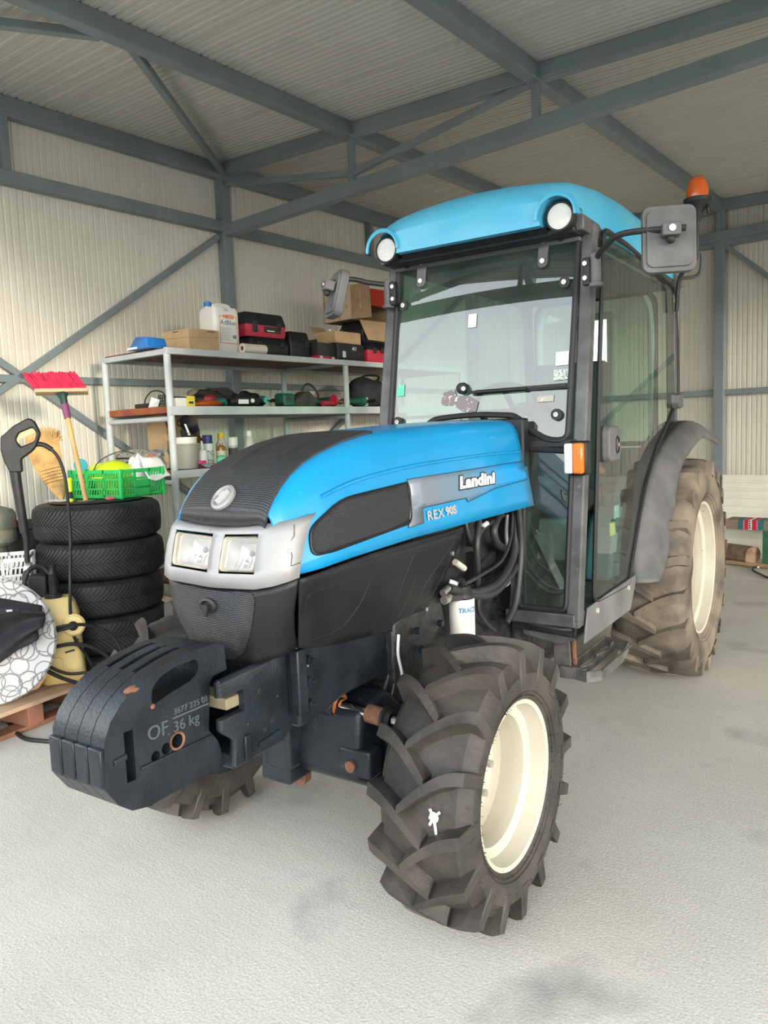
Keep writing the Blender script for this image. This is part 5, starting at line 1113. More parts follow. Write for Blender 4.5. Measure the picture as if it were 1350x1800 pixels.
# ---- lower shelf
o = item('parts_carton', 'brown carton with printed black logo behind the bucket', 'carton', (-3.30, 1.785, T3 + .002), 0)
MB().bb((-.12, -.15, 0), (.12, .15, .40)).build('carton_body', m_card, o, smooth=0, bevel=.003); MB().bb((.1205, -.02, .06), (.122, .125, .28)).build('printed_panel', mat('dark_grey_print', (.075, .07, .065), .6), o, smooth=0)
text_mesh('CAT', .075, lambda x, y, z: (.1215 + z, -.05 + x*.8, .31 + y), .0003, 0, .004).build('lettering', m_dark, o, smooth=0)
hexp = [(-.035, .0), (-.018, .03), (.018, .03), (.035, 0), (.018, -.03), (-.018, -.03)]
rail(hexp, lambda a, b_: (.1215, .085 + a, .335 + b_), .004, 5).build('logo_hexagon', m_dark, o)
rail(hexp, lambda a, b_: (.1215, -.115 + a, .335 + b_), .004, 5).build('logo_hexagon', m_dark, o)
o = item('bucket', 'grey bucket with white rim tub and dark scoop on the lower shelf', 'bucket', (-2.91, 1.595, T3 + .002), 0)
MB().lathe([(0, 0), (.082, 0), (.100, .165), (.104, .168), (.104, .18), (.097, .18), (.08, .008), (0, .008)], (0, 0, 0), 'z', 28).build('bucket_body', mat('grey_bucket_plastic', (.33, .32, .28), .5), o)
tb = item('plastic_tub', 'white shallow tub set in the top of the grey bucket', 'tub', (-2.91, 1.595, T3 + .1825), 0); MB().lathe([(0, 0), (.084, 0), (.087, .045), (.08, .045), (.078, .006), (0, .006)], (0, 0, 0), 'z', 28).build('tub_body', m_wplas, tb)
o = item('funnel', 'dark funnel lying on the white tub', 'funnel', (-2.91, 1.605, T3 + .29), 0)
MB().lathe([(.012, -.05), (.015, -.02), (.075, .055), (.078, .055), (.018, -.022), (.015, -.05), (.012, -.05)], (0, 0, 0), 'z', 24).xf(Matrix.Rotation(math.radians(62), 4, 'Y')).build('funnel_cone', m_black, o)
MB().add([(.07, -.03, -.05), (.072, -.012, -.05), (.05, -.03, .03), (.05, -.045, .03)], [(0, 1, 2, 3)]).build('white_strip', m_white, o, smooth=0, solid=.003)
def bottle(name, label, pos, prof, mt, cap=None, capm=None, lab=None, cat='bottle', labm=None, n=20):
    o = item(name, label, cat, (pos[0], pos[1], T3 + .002), 0)
    MB().lathe(prof, (0, 0, 0), 'z', n).build('bottle_body', mt, o)
    if cap: MB().lathe(cap, (0, 0, 0), 'z', n).build('cap', capm, o)
    if lab:
        r, z0, z1 = lab; MB().lathe([(r, z0), (r + .001, z0), (r + .001, z1), (r, z1)], (0, 0, 0), 'z', n).build('label', labm or m_white, o)
    return o
m_amb = mat('amber_liquid', (.30, .15, .03), .15, spec=.7); m_brown = mat('dark_amber_glass', (.14, .055, .015), .12, spec=.7); m_trl = mat('milky_plastic', (.55, .53, .47), .35)
bottle('spray_bottle', 'white nozzle bottle in front of the blue-capped can', (-2.90, 1.735), [(0, 0), (.036, 0), (.038, .01), (.038, .10), (.030, .125), (.014, .135), (.012, .15), (0, .15)], m_wplas, [(.013, .14), (.016, .14), (.013, .165), (.006, .195), (0, .195)], m_wplas)
bottle('aerosol_can', 'tall white aerosol can with dark blue cap', (-2.97, 1.845), [(0, 0), (.039, 0), (.040, .004), (.040, .165), (.036, .175), (0, .175)], m_wplas, [(.037, .172), (.038, .172), (.038, .232), (.034, .236), (0, .236)], mat('navy_cap', (.02, .02, .14), .4), (.040, .03, .12), labm=mat('speckled_label', (.70, .70, .70), .5, spots=.48, sscale=70, scol=(.05, .05, .06)))
bottle('medicine_bottle', 'tall amber bottle with dark blue cap behind the aerosol', (-3.10, 1.86), [(0, 0), (.034, 0), (.035, .01), (.035, .20), (.016, .235), (.014, .25), (0, .25)], m_brown, [(.016, .248), (.018, .248), (.018, .285), (0, .285)], mat('navy_cap', (0, 0, 0)))
bottle('oil_bottle', 'amber oil bottle with cream labels and pointed top', (-2.93, 1.94), [(0, 0), (.036, 0), (.037, .006), (.037, .12), (.03, .145), (.012, .155), (.010, .175), (0, .175)], m_amb, None, None, (.037, .075, .115), labm=mat('cream_label', (.66, .60, .47), .6))
bottle('coolant_bottle', 'clear bottle with yellow cap behind the amber oil bottle', (-3.06, 2.05), [(0, 0), (.042, 0), (.043, .01), (.043, .16), (.026, .195), (.022, .21), (0, .21)], m_trl, [(.024, .205), (.027, .205), (.027, .25), (0, .25)], mat('yellow_cap', (.75, .50, .02), .4))
bottle('white_can', 'white capped spray can next to the translucent bottle', (-3.02, 2.13), [(0, 0), (.036, 0), (.036, .15), (0, .15)], m_trl, [(.034, .15), (.039, .15), (.039, .21), (.035, .214), (0, .214)], m_wplas, (.036, .06, .13), 'can', MATS['dark_grey_print'])
bottle('translucent_bottle', 'milky tapered bottle at the right end of the bottles', (-3.02, 2.30), [(0, 0), (.048, 0), (.049, .01), (.049, .13), (.030, .20), (.024, .22), (0, .22)], m_trl, [(.024, .218), (.026, .218), (.025, .26), (0, .26)], m_wplas)
bottle('pill_bottle', 'small white-capped bottle between bucket and spray bottle', (-2.99, 1.775), [(0, 0), (.028, 0), (.028, .12), (.02, .135), (0, .135)], mat('dark_red_bottle', (.28, .03, .05), .4), [(.024, .135), (.030, .135), (.030, .165), (0, .165)], m_wplas)
o = item('pink_disc', 'bright pink plastic disc on the lower shelf edge', 'disc', (-2.86, 1.68, T3 + .034), 0); MB().lathe([(0, 0), (.042, 0), (.044, .006), (.044, .016), (.04, .02), (0, .02)], (0, 0, 0), 'z', 24).build('disc_body', mat('pink_plastic', (.70, .03, .20), .4), o)
o = item('metal_dish', 'shallow metal dish carrying the bright pink disc', 'dish', (-2.87, 1.72, T3 + .002), 0); MB().lathe([(0, 0), (.06, 0), (.085, .024), (.088, .030), (.080, .031), (.055, .006), (0, .006)], (0, 0, 0), 'z', 28).build('dish_body', m_chrome, o)
o = item('green_cup', 'mint green plastic cup lying behind the hood', 'cup', (-2.86, 1.89, T3 + .046), 0); MB().ball((0, 0, 0), .044, 18, 10, (1, 1.2, .9)).build('cup_body', mat('mint_plastic', (.16, .62, .36), .4), o)
o = item('orange_rag', 'small orange cloth on the lower shelf edge', 'cloth', (-2.84, 1.80, T3 + .002), 0); blob(o, 'rag_cloth', mat('orange_cloth', (.70, .22, .12), .9), (0, 0, .01), 1, (.035, .05, .014), 31)
o = item('fleece_roll', 'long grey fleece roll lying across the lower shelf end', 'roll', (-3.225, 1.53, T3 + .075), 0)
m_fl = mat('shaggy_grey_fleece', (.16, .155, .145), .95, vscale=45, col2=(.50, .47, .41), bump=1.0, bscale=90)
fb = MB(); fb.tube([(x/20 - .36, 0, 0) for x in range(12)], .068, 22)
rr_ = random.Random(4); fb.v = [(a, b_*rr_.uniform(.86, 1.14), c*rr_.uniform(.86, 1.14) if c > -.05 else c) for a, b_, c in fb.v]
fb.build('fleece', m_fl, o, smooth=0)
for z in (-.02, .012): MB().tube([(-.36, -.069, z), (0, -.072, z), (.18, -.069, z)], .006, 5).build('binding_cord', m_rub, o)
MB().cyl((.189, 0, 0), (.20, 0, 0), .035, 14).build('roll_core', m_card, o)

# ---- tyre stack
def car_tyre():
    R, Wd = .375, .222; h = Wd/2
    pr = [(.225, -h*.80), (.245, -h*.93), (.30, -h*1.0), (.335, -h*.96), (.358, -h*.80), (.366, -h*.5), (.368, 0)]; pr += [(r, -z) for r, z in pr[-2::-1]]
    body = MB().lathe(pr, (0, 0, 0), 'z', 64).lathe([(.225, -h*.80), (.215, 0), (.225, h*.80)], (0, 0, 0), 'z', 64)
    tr = MB(); n = 84
    sr = lambda z: interp([(z_, r) for r, z_ in pr[3:11]], z)
    for k in range(n):
        for s in (1, -1):
            a0 = 2*PI*(k + (.5 if s < 0 else 0))/n; rows = []
            for j in range(6):
                t = j/5; z = s*lerp(.002, h*.93, t); a = a0 + .23*(1 - (1 - t)**1.7); r = sr(z) - .003; w = .0105/R
                top = sr(z) + (.007 if t < .9 else .004)
                rows.append([(r, a - w*1.1, z), (top, a - w, z), (top, a + w, z), (r, a + w*1.1, z)])
            tr.loft([[(r*math.cos(a), r*math.sin(a), z) for r, a, z in row] for row in rows], True, True)
    return body, tr
m_tyre = mat('black_car_tyre', (.018, .018, .02), .6, var=.35, vscale=10, spots=.27, sscale=60, scol=(.06, .06, .06))
TB = (-2.66, .72); tb_, tt_ = car_tyre()
ty0 = item('car_tyre', 'worn black winter tyre at the very bottom of the stack', 'tyre', (*TB, .1105), 0, 'car tyres stacked by the left wall')
tb_.build('tyre_carcass', m_tyre, ty0); tt_.build('tyre_tread', m_tyre, ty0, smooth=0)
for i, (lb, dx, dy, r) in enumerate((('black car tyre second from the bottom of the stack', .0, .01, 40), ('black car tyre in the middle of the stack of five', -.01, -.01, 80), ('black car tyre directly under the topmost one', .01, .0, 10), ('topmost black car tyre carrying the green crate and brooms', .0, .0, 55))):
    c = copy_tree(ty0); c.location = wb((TB[0] + dx, TB[1] + dy, .1105 + .2225*(i + 1))); c.rotation_euler.z = math.radians(r); c['label'] = lb
TT = 1.1125
o = item('plastic_tray', 'black shallow lid covering the hole of the topmost tyre', 'lid', (TB[0], TB[1], TT - .001), 0)
MB().lathe([(0, 0), (.262, 0), (.268, .006), (.262, .010), (0, .008)], (0, 0, 0), 'z', 40).build('lid_disc', m_black, o)
TT += .010
# green crate
def crate(name, label, pos, rz, w, d, h, mt, cat='crate', bars=3):
    o = item(name, label, cat, pos, rz); t = .008
    MB().bb((-w/2, -d/2, 0), (w/2, d/2, .008)).build('crate_floor', mt, o, smooth=0)
    for ax, L, off in (('x', w, -d/2), ('x', w, d/2 - t), ('y', d, -w/2), ('y', d, w/2 - t)):
        sd = MB()
        def P(a0, a1, z0, z1):
            if ax == 'x': sd.bb((a0, off, z0), (a1, off + t, z1))
            else: sd.bb((off, a0, z0), (off + t, a1, z1))
        P(-L/2, L/2, h - .022, h); P(-L/2, L/2, .0, .022)
        for k in range(1, bars): P(-L/2, L/2, h*k/bars - .006, h*k/bars + .006)
        for a in (-L/2, -L/6 - .008, L/6 - .008, L/2 - .022): P(a, a + (.022 if abs(a) > L*.4 else .016), 0, h)
        nl = int(L/.022)
        for k in range(nl):
            a = -L/2 + .02 + k*.022
            if abs(a) < L*.16 and rz > 5 and ax == 'y': continue
            for b_ in range(bars):
                z0, z1 = h*b_/bars + .01, h*(b_ + 1)/bars - .006
                if ax == 'x': sd.bar((a, off + t/2, z0), (a + .012, off + t/2, z1), .009, .004, (0, 1, 0))
                else: sd.bar((off + t/2, a, z0), (off + t/2, a + .012, z1), .009, .004, (1, 0, 0))
        if ax == 'y': P(-L*.16, L*.16, .022, h*.6)
        sd.build('crate_side', mt, o, smooth=0)
    for x in (-w/2, w/2):
        for y_ in (-d/2, d/2): MB().box((x*.985, y_*.985, h/2), (.022, .022, h + .006)).build('crate_corner', mt, o, bevel=.004)
    return o
m_green = mat('green_crate_plastic', (.02, .50, .11), .4, var=.1, vscale=9)
ca = math.radians(10.8); cxl = (-.22, .18)
cpos = Vector((-2.47, .775)) + Vector((cxl[0]*math.cos(ca) - cxl[1]*math.sin(ca), cxl[0]*math.sin(ca) + cxl[1]*math.cos(ca)))
crate('folding_crate', 'green folding plastic crate on top of the tyre stack', (cpos.x, cpos.y, TT + .002), 10.8, .44, .36, .175, m_green)
CZ = TT + .012
def incrate(lx, ly): return (cpos.x + lx*math.cos(ca) - ly*math.sin(ca), cpos.y + lx*math.sin(ca) + ly*math.cos(ca))
m_neon = mat('neon_yellow_plastic', (.62, .80, .02), .4)
o = item('neon_helmet', 'neon yellow domed helmet poking out of the green crate', 'helmet', (*incrate(.02, -.04), CZ + .0), 0); MB().ball((0, 0, .115), .125, 22, 10, (1, 1.05, .85), 0).build('helmet_shell', m_neon, o, smooth=60)
MB().lathe([(.10, 0), (.125, .10), (.145, .115), (.145, .122), (.12, .122), (.10, 0)], (0, 0, 0), 'z', 24).build('helmet_brim', m_neon, o)
o = item('neon_hose', 'neon yellow tube lying in the green crate', 'tube', (*incrate(-.12, -.10), CZ + .085), 0); MB().tube([(-.05, .0, .0), (.0, .02, .085), (.06, .05, .10), (.12, .05, .09)], .022, 10, sm=4).build('tube', m_neon, o)
MB().cyl((-.05, 0, -.083), (-.05, 0, 0), .02, 10).build('tube_end', m_neon, o)
o = item('teal_disc', 'round teal paddle standing in the crate', 'paddle', (*incrate(-.185, -.12), CZ), 0)
MB().cyl((0, -.006, .195), (0, .006, .195), .042, 20).xf(Matrix.Rotation(math.radians(VR - 10), 4, 'Z')).build('paddle_disc', mat('teal_plastic', (.03, .33, .40), .5), o); MB().bar((0, 0, 0), (0, 0, .17), .014, .008, (0, 1, 0)).build('paddle_handle', MATS['teal_plastic'], o)
m_wbag = mat('white_plastic_bag', (.80, .80, .79), .45, bump=.6, bscale=18)
o = item('white_bag', 'crumpled white plastic bag filling the right of the crate', 'bag', (*incrate(.10, .08), CZ), 0); blob(o, 'bag_film', m_wbag, (0, 0, .10), 1, (.10, .085, .125), 41, .25, 26, 18)
o = item('white_bag', 'white carrier bag with orange print draped over the crate rim', 'bag', (*incrate(.155, .125), CZ + .150), 0)
MB().grid(lambda u, v: (lerp(-.05, .09, u), lerp(-.07, .10, v), .105*math.sin(PI*min(1, u*1.2 + .1))*(1 - .45*v) - (.07*max(0, u - .6)*2) + .012*math.sin(9*u + 6*v)), 14, 14).build('bag_film', m_wbag, o, smooth=70, solid=.003)
MB().add([(.025, -.03, .098), (.055, -.025, .085), (.058, .012, .080), (.03, .008, .094)], [(0, 1, 2, 3)]).build('orange_print', mat('orange_bag_print', (.75, .24, .07), .5), o, smooth=0, solid=.002)
o = item('thin_wire', 'thin black wire bowing up out of the crate', 'wire', (*incrate(.0, -.1), CZ + .0), 0); MB().tube([(-.02, -.06, .0), (-.02, -.06, .16), (.0, .0, .235), (.05, .10, .275), (.10, .16, .255)], .0035, 6, sm=6).build('wire', m_rub, o)
# brooms and bits on the top tyre
def frame_to(o, p, q, right):                     # place a thing so that its local z runs from p to q (shed axes)
    p, q = wb(p), wb(q); z = (q - p).normalized(); x = Vector((BX*right[0] + BY*right[1])); x = (x - z*x.dot(z)).normalized(); y = z.cross(x)
    m = Matrix((x, y, z)).transposed().to_4x4(); m.translation = p; o.matrix_world = m; return (q - p).length
VRv = (math.cos(math.radians(VR)), math.sin(math.radians(VR)))
o = item('push_broom', 'red-bristled broom standing head up on the tyre stack', 'broom', (0, 0, 0))
m_pole = mat('pine_broom_handle', (.60, .36, .15), .5, var=.15, vscale=5); m_bris = mat('red_bristles', (.62, .03, .09), .6, var=.25, vscale=40)
L = frame_to(o, (-2.60, .615, TT + .003), (-2.80, .63, 1.775), VRv)
MB().tube([(0, 0, 0), (0, 0, L - .09)], .0145, 12).build('broom_handle', m_pole, o); MB().tube([(0, 0, L - .16), (0, 0, L - .07)], [.020, .023], 12).build('handle_sleeve', mat('purple_sleeve', (.20, .045, .14), .5), o)
MB().lathe([(.017, L - .075), (.020, L - .07), (.022, L - .03), (.035, L - .005), (.04, L), (0, L)], (0, 0, 0), 'z', 16).build('broom_socket', mat('dark_green_socket', (.01, .04, .03), .5), o)
hd = MB().box((.0, 0, L + .012), (.30, .075, .024), 0, Matrix.Rotation(math.radians(8), 3, 'Y')).build('broom_head', mat('pale_wood', (.50, .36, .21), .6, var=.15, vscale=8), o, bevel=.004)
bs = MB(); rr_ = random.Random(9)
for i in range(30):
    for j in range(8):
        x = -.142 + .284*i/29; y_ = -.032 + .064*j/7; fx = x*1.0 - .045 + rr_.uniform(-.006, .006); fy = y_*1.9 + rr_.uniform(-.006, .006); z0 = L + .022 - x*.14
        bs.bar((x, y_, z0), (fx, fy, z0 + .10 + rr_.uniform(-.006, .006)), .0085, .0075)
q = bs.build('bristles', m_bris, o, smooth=0); q['kind'] = 'stuff'
o = item('corn_broom', 'straw corn broom standing head up behind the spray lance', 'broom', (0, 0, 0))
L = frame_to(o, (-2.87, .61, TT + .004), (-3.0, .57, 1.56), VRv)
m_straw = mat('yellow_straw', (.62, .39, .16), .8, var=.25, vscale=18)
bs = MB(); rr_ = random.Random(3)
bs.loft([[(w*math.cos(2*PI*k/16) + c, t*math.sin(2*PI*k/16), z) for k in range(16)] for w, t, c, z in ((.012, .012, 0, 0), (.03, .028, 0, .03), (.045, .034, -.003, .08), (.066, .036, -.008, .16), (.085, .034, -.012, .25), (.095, .030, -.010, .36), (.085, .028, .0, .43))], True, True)
core = bs.build('straw_core', m_straw, o, smooth=60)
bs = MB()
for k in range(260):
    u = rr_.uniform(-1, 1); s = rr_.choice((-1, 1)); w = math.sqrt(max(0, 1 - u*u)); pts = []
    for wd, t, c, z in ((.045, .035, -.003, .08), (.067, .037, -.008, .16), (.087, .035, -.012, .25), (.098, .031, -.010, .36), (.105, .03, .012*1, .43)):
        pts.append((u*wd + c, s*w*t, z))
    e = rr_.uniform(-.03, .05) - .04*abs(u); pts[-1] = (pts[-1][0], pts[-1][1], .43 + e)
    bs.tube(pts, .0022, 3, cap=False)
q = bs.build('straw', m_straw, o, smooth=0); q['kind'] = 'stuff'
for z, w in ((.115, .058), (.135, .063), (.155, .068), (.175, .073), (.195, .077)):
    MB().tube([(w*math.cos(2*PI*k/24) - .006, .040*math.sin(2*PI*k/24), z) for k in range(25)], .0016, 4).build('binding_thread', m_dkgrey, o)
o = item('screwdriver', 'neon green handled screwdriver standing on the topmost tyre', 'screwdriver', (-2.66, .555, TT), 0)
MB().lathe([(0, .0), (.012, 0), (.012, .02), (0, .02)], (0, 0, 0), 'z', 12).build('tool_tip', m_neon, o); MB().cyl((0, 0, .02), (0, 0, .06), .010, 10).build('tool_shaft', m_rub, o)
MB().lathe([(0, .06), (.012, .06), (.013, .09), (.012, .12), (.015, .13), (.014, .142), (0, .146)], (0, 0, 0), 'z', 14).build('tool_handle', m_neon, o)
o = item('tin_lid', 'flat round tin lid at the foot of the red broom', 'lid', (-2.592, .61, TT), 0); MB().lathe([(.0, 0), (.05, 0), (.052, .004), (.045, .003), (0, .003)], (0, 0, 0), 'z', 28).build('lid_disc', mat('tarnished_tin', (.42, .36, .27), .4, .6), o)
o = item('pink_rubber', 'small pink rubber piece in front of the green crate', 'scrap', (-2.475, .70, TT + .0), 0); blob(o, 'rubber_piece', mat('pink_rubber', (.55, .13, .17), .6), (0, 0, .012), 1, (.03, .03, .012), 51)
o = item('paper_scrap', 'white paper scrap under the corn broom', 'paper', (-2.82, .56, TT), 0); MB().add([(-.10, -.03, .002), (.10, -.05, .002), (.12, .04, .004), (-.08, .05, .003)], [(0, 1, 2, 3)]).build('paper_sheet', m_white, o, smooth=0, solid=.002)
o = item('chain_heap', 'rusty dark chain heaped on a black box behind the tractor nose', 'chain', (-2.22, 1.26, 0), 0)
m_chn = mat('rusty_dark_chain', (.06, .04, .03), .7, var=.4, vscale=40)
MB().bb((-.18, -.14, 0), (.16, .14, 1.0)).build('chain_crate', m_black, o, bevel=.01)
for k in range(26):
    rr_ = random.Random(k); c = Vector((rr_.uniform(-.14, .12), rr_.uniform(-.12, .12), 1.012 + rr_.uniform(0, .05)))
    MB().lathe([(.022 + .006*math.cos(2*PI*i/6), .006*math.sin(2*PI*i/6)) for i in range(7)], (0, 0, 0), 'z', 10).xf(Matrix.Translation(c) @ Matrix.Rotation(rr_.uniform(-.9, .9), 4, 'X') @ Matrix.Rotation(rr_.uniform(0, 3), 4, 'Z')).build('chain_link', m_chn, o)

# ---- pallet with the pressure washer, crate, pump and folded shade
m_pal = mat('pale_pallet_wood', (.42, .29, .20), .8, var=.25, vscale=4)
o = item('pallet', 'low wooden pallet under the yellow pressure washer', 'pallet', (-2.50, .10, 0), 10)
for k in range(5): MB().bb((.18 - .15*k, -.62, .125), (.30 - .15*k, .22, .148)).build('pallet_plank', m_pal, o, bevel=.003)
for y_ in (-.60, -.20, .12): MB().bb((-.42, y_, .025), (.30, y_ + .09, .125)).build('pallet_bearer', mat('red_brown_pallet_wood', (.22, .10, .06), .85, var=.3, vscale=5), o, bevel=.003)
for k in range(3): MB().bb((.18 - .27*k, -.62, 0), (.28 - .27*k, .22, .025)).build('pallet_foot', MATS['red_brown_pallet_wood'], o, bevel=.003)
PZ = .150
m_yel = mat('faded_yellow_plastic', (.92, .70, .30), .4, var=.1, vscale=6)
o = item('pressure_washer', 'faded yellow pressure washer standing on the pallet', 'washer', (-2.398, .224, PZ), VR)
def prof_body(pts): return MB().ext(pts, 'y', -.10, .12)
pw_ = MB(); rings = []
for z, x0, x1, d0, d1 in ((0, -.06, .165, -.06, .12), (.04, -.055, .165, -.09, .12), (.12, -.03, .163, -.10, .12), (.20, -.06, .160, -.105, .12), (.30, -.11, .158, -.11, .12), (.38, -.16, .155, -.11, .11), (.44, -.165, .14, -.09, .10), (.475, -.12, .12, -.05, .08)):
    rings.append([((x0 + x1)/2 + a*(x1 - x0), (d0 + d1)/2 + b_*(d1 - d0), z) for a, b_ in [(p[0], p[1]) for p in rrect(1, 1, .25, 4)]])
pw_.loft(rings, True, True).build('washer_body', m_yel, o, smooth=50)
MB().ext(round_poly([(-.02, .16), (-.10, .10), (-.145, -.0), (-.075, 0), (-.02, .07), (.06, .09), (.06, .16)], .02), 'y', -.115, -.02).build('washer_foot', m_yel, o, bevel=.015)
MB().lathe([(0, 0), (.055, 0), (.062, .02), (.05, .035), (0, .04)], (0, 0, 0), 'y', 20).xf(Matrix.Translation((.13, -.10, .335)) @ Matrix.Rotation(PI, 4, 'Z')).build('reel_boss', m_yel, o)
MB().ball((.128, -.14, .335), .026, 14, 10).build('cable_cleat', m_rub, o)
MB().lathe([(0, 0), (.06, 0), (.065, .02), (.05, .03), (0, .03)], (0, 0, 0), 'y', 20).xf(Matrix.Translation((-.06, -.11, .40)) @ Matrix.Rotation(PI, 4, 'Z')).build('dial_boss', m_yel, o)
MB().box((-.06, -.145, .42), (.055, .004, .03)).build('label', mat('amber_label', (.70, .50, .08), .5), o, smooth=0)
MB().box((.10, -.11, .19), (.05, .01, .008), 0, Matrix.Rotation(-.2, 3, 'Y')).build('logo_strip', m_dark, o, smooth=0)
MB().box((.135, -.105, .235), (.018, .012, .04), 0, Matrix.Rotation(.4, 3, 'Y')).build('clip', m_dark, o, smooth=0)
MB().cyl((.03, 0, .46), (.03, 0, .50), .045, 18).build('hose_collar', m_black, o, bevel=.005); MB().lathe([(.022, .50), (.026, .50), (.022, .55), (.026, .56), (.02, .60), (.024, .61), (.016, .64), (.022, .66), (0, .66)], (.035, 0, 0), 'z', 14).build('hose_stub', m_black, o)
MB().tube([(.03, 0, .60), (-.02, .0, .655), (-.08, -.02, .64), (-.115, -.06, .52), (-.10, -.13, .36), (-.10, -.16, .30)], .012, 10, sm=6).build('washer_hose', m_rub, o)
MB().bb((-.10, .04, .46), (-.0, .12, .60)).build('washer_frame', m_black, o, bevel=.01); MB().tube([(-.10, .05, .5), (-.11, .05, .62), (.02, .06, .64), (.06, .06, .5)], .010, 8, sm=3).build('washer_frame', m_black, o)
o = item('washer_cable', 'black cable wound loosely round the yellow pressure washer', 'cable', (-2.398, .224, PZ), VR)
MB().tube([(-.12, -.16, .33), (.0, -.165, .335), (.12, -.16, .345), (.22, -.12, .32), (.32, -.10, .25), (.37, -.10, .14)], .009, 8, sm=6).build('cable', m_rub, o)
MB().tube([(-.10, -.165, .31), (.02, -.165, .32), (.13, -.16, .335)], .009, 8, sm=6).build('cable', m_rub, o)
MB().tube([(-.08, -.165, .20), (.02, -.165, .235), (.14, -.15, .235), (.25, -.13, .18), (.34, -.13, .06), (.29, -.14, -.02), (.18, -.15, .0), (.06, -.17, .06), (-.04, -.19, .14), (-.09, -.17, .2)], .011, 8, sm=6).build('cable', m_rub, o)
MB().tube([(-.03, -.18, .155), (.08, -.17, .085), (.20, -.16, .075), (.30, -.15, .085), (.26, -.14, .0)], .009, 8, sm=6).build('cable', m_rub, o)
o = item('spray_lance', 'black spray gun lance with yellow trigger propped beside the white crate', 'spray gun', (0, 0, 0))
gy = .0
G = lambda u, v: Vector(((u - 45)*4.15/1352, 0, (985 - v)*4.15/1352))   # the gun lies in one upright plane
o.location = wb((-2.43, .155, .835)); o.rotation_euler.z = -BA + math.radians(VR)
gp = lambda pts: [tuple((G(u, v).x, G(u, v).z)) for u, v in pts]
MB().tube([G(42, 985), G(43, 955)], .013, 10).build('lance_nozzle', m_black, o); MB().tube([G(43, 972), G(44, 945), G(43, 930)], [.011, .016, .019], 12).build('lance_tip', m_black, o)
MB().tube([G(42, 932), G(36, 840), G(35, 815)], [.022, .027, .029], 14).build('lance_tube', m_black, o)
MB().lathe([(0, 0), (.018, 0), (.020, .012), (.012, .016), (0, .016)], (G(44, 987).x, 0, G(44, 987).z - .010), 'z', 12).build('nozzle_ring', m_bolt, o)
gun = MB().ext(round_poly(gp([(28, 825), (48, 825), (48, 802), (56, 797), (68, 788), (74, 780), (80, 765), (82, 758), (74, 737), (66, 731), (58, 734), (38, 745), (24, 758), (18, 762), (16, 785), (20, 805)]), .012), 'y', -.03, .03).build('gun_body', m_black, o)
cut(gun, MB().ext(round_poly(gp([(42, 768), (48, 757), (70, 748), (76, 757), (71, 772), (48, 781)]), .012), 'y', -.05, .05))
d = gun.modifiers.new('bevel', 'BEVEL'); d.width = .008; d.segments = 2; d.limit_method = 'ANGLE'
MB().ext(round_poly(gp([(40, 766), (47, 757), (66, 749), (72, 750), (74, 757), (48, 768), (45, 778)]), .006), 'y', -.012, .012).build('trigger', mat('pale_yellow_plastic', (.74, .60, .25), .4), o, bevel=.004)
MB().tube([G(60, 790), G(72, 778), G(85, 779), G(98, 788)], .013, 10, sm=5).build('hose_nipple', m_black, o)
o = item('washer_hose', 'long black hose hanging from the spray lance handle to the pallet', 'hose', (0, 0, 0))
o.location = wb((-2.43, .155, .835)); o.rotation_euler.z = -BA + math.radians(VR)
MB().tube([G(98, 788) + Vector((.0, 0, 0)), G(108, 805), G(115, 835), G(117, 880), G(116, 950), G(112, 1020) + Vector((0, -.10, 0)), G(108, 1080) + Vector((0, -.10, 0)), G(112, 1125) + Vector((0, -.10, 0)), G(128, 1160) + Vector((0, -.06, 0)), G(140, 1195) + Vector((0, -.02, 0))], .0085, 10, sm=8).build('hose', m_rub, o)
crate('storage_crate', 'white perforated plastic crate at the left edge', (-2.755, .108, .655), VR, .40, .30, .195, mat('white_crate_plastic', (.74, .73, .70), .45), bars=2)
o = item('crate_support', 'dark plastic bin carrying the white crate', 'bin', (-2.755, .108, PZ), VR); MB().loft([[(x*k, y_*k, z) for x, y_ in rrect(.40, .31, .03)] for k, z in ((.86, 0), (.98, .47), (1.02, .475), (1.02, .503))], True, True).build('bin_body', m_black, o)
m_pump = mat('verdigris_cast_iron', (.09, .16, .14), .7, vscale=9, col2=(.30, .26, .19), bump=.5, bscale=40, detail=8)
o = item('cast_pump', 'weathered green cast iron pump at the left edge', 'pump', (-3.09, .28, .657), 0)
MB().lathe([(0, 0), (.10, 0), (.10, .03), (.07, .04), (.068, .20), (.11, .215), (.125, .235), (.125, .29), (.12, .31), (.13, .325), (.13, .40), (.11, .43), (.05, .45), (0, .452)], (0, 0, 0), 'z', 28).build('pump_body', m_pump, o, smooth=35)
MB().cyl((.02, .04, .12), (.06, .15, .12), .035, 14).build('pump_spout', m_pump, o, bevel=.005); MB().cyl((.055, .14, .12), (.062, .155, .12), .045, 14).build('spout_flange', mat('rusty_grey_iron', (.22, .18, .15), .7), o)
o = item('pump_stand', 'dark box behind the white crate carrying the green pump', 'box', (-2.93, .20, .0), 0); MB().bb((-.14, -.17, 0), (.40, .12, .655)).build('box_body', m_black, o, bevel=.01) if False else MB().bb((-.12, -.14, 0), (.08, .10, .655)).build('box_body', m_black, o, bevel=.01)
o.location = wb((-3.07, .27, 0))
o = item('round_bin', 'black round rubber bucket behind the spray lance', 'bucket', (-2.93, .10, .0), 0); MB().lathe([(0, 0), (.20, 0), (.24, .93), (.255, .94), (.255, .96), (.235, .96), (.19, .02), (0, .02)], (0, 0, 0), 'z', 32).build('bucket_body', m_black, o)
o.location = wb((-3.36, .63, 0))
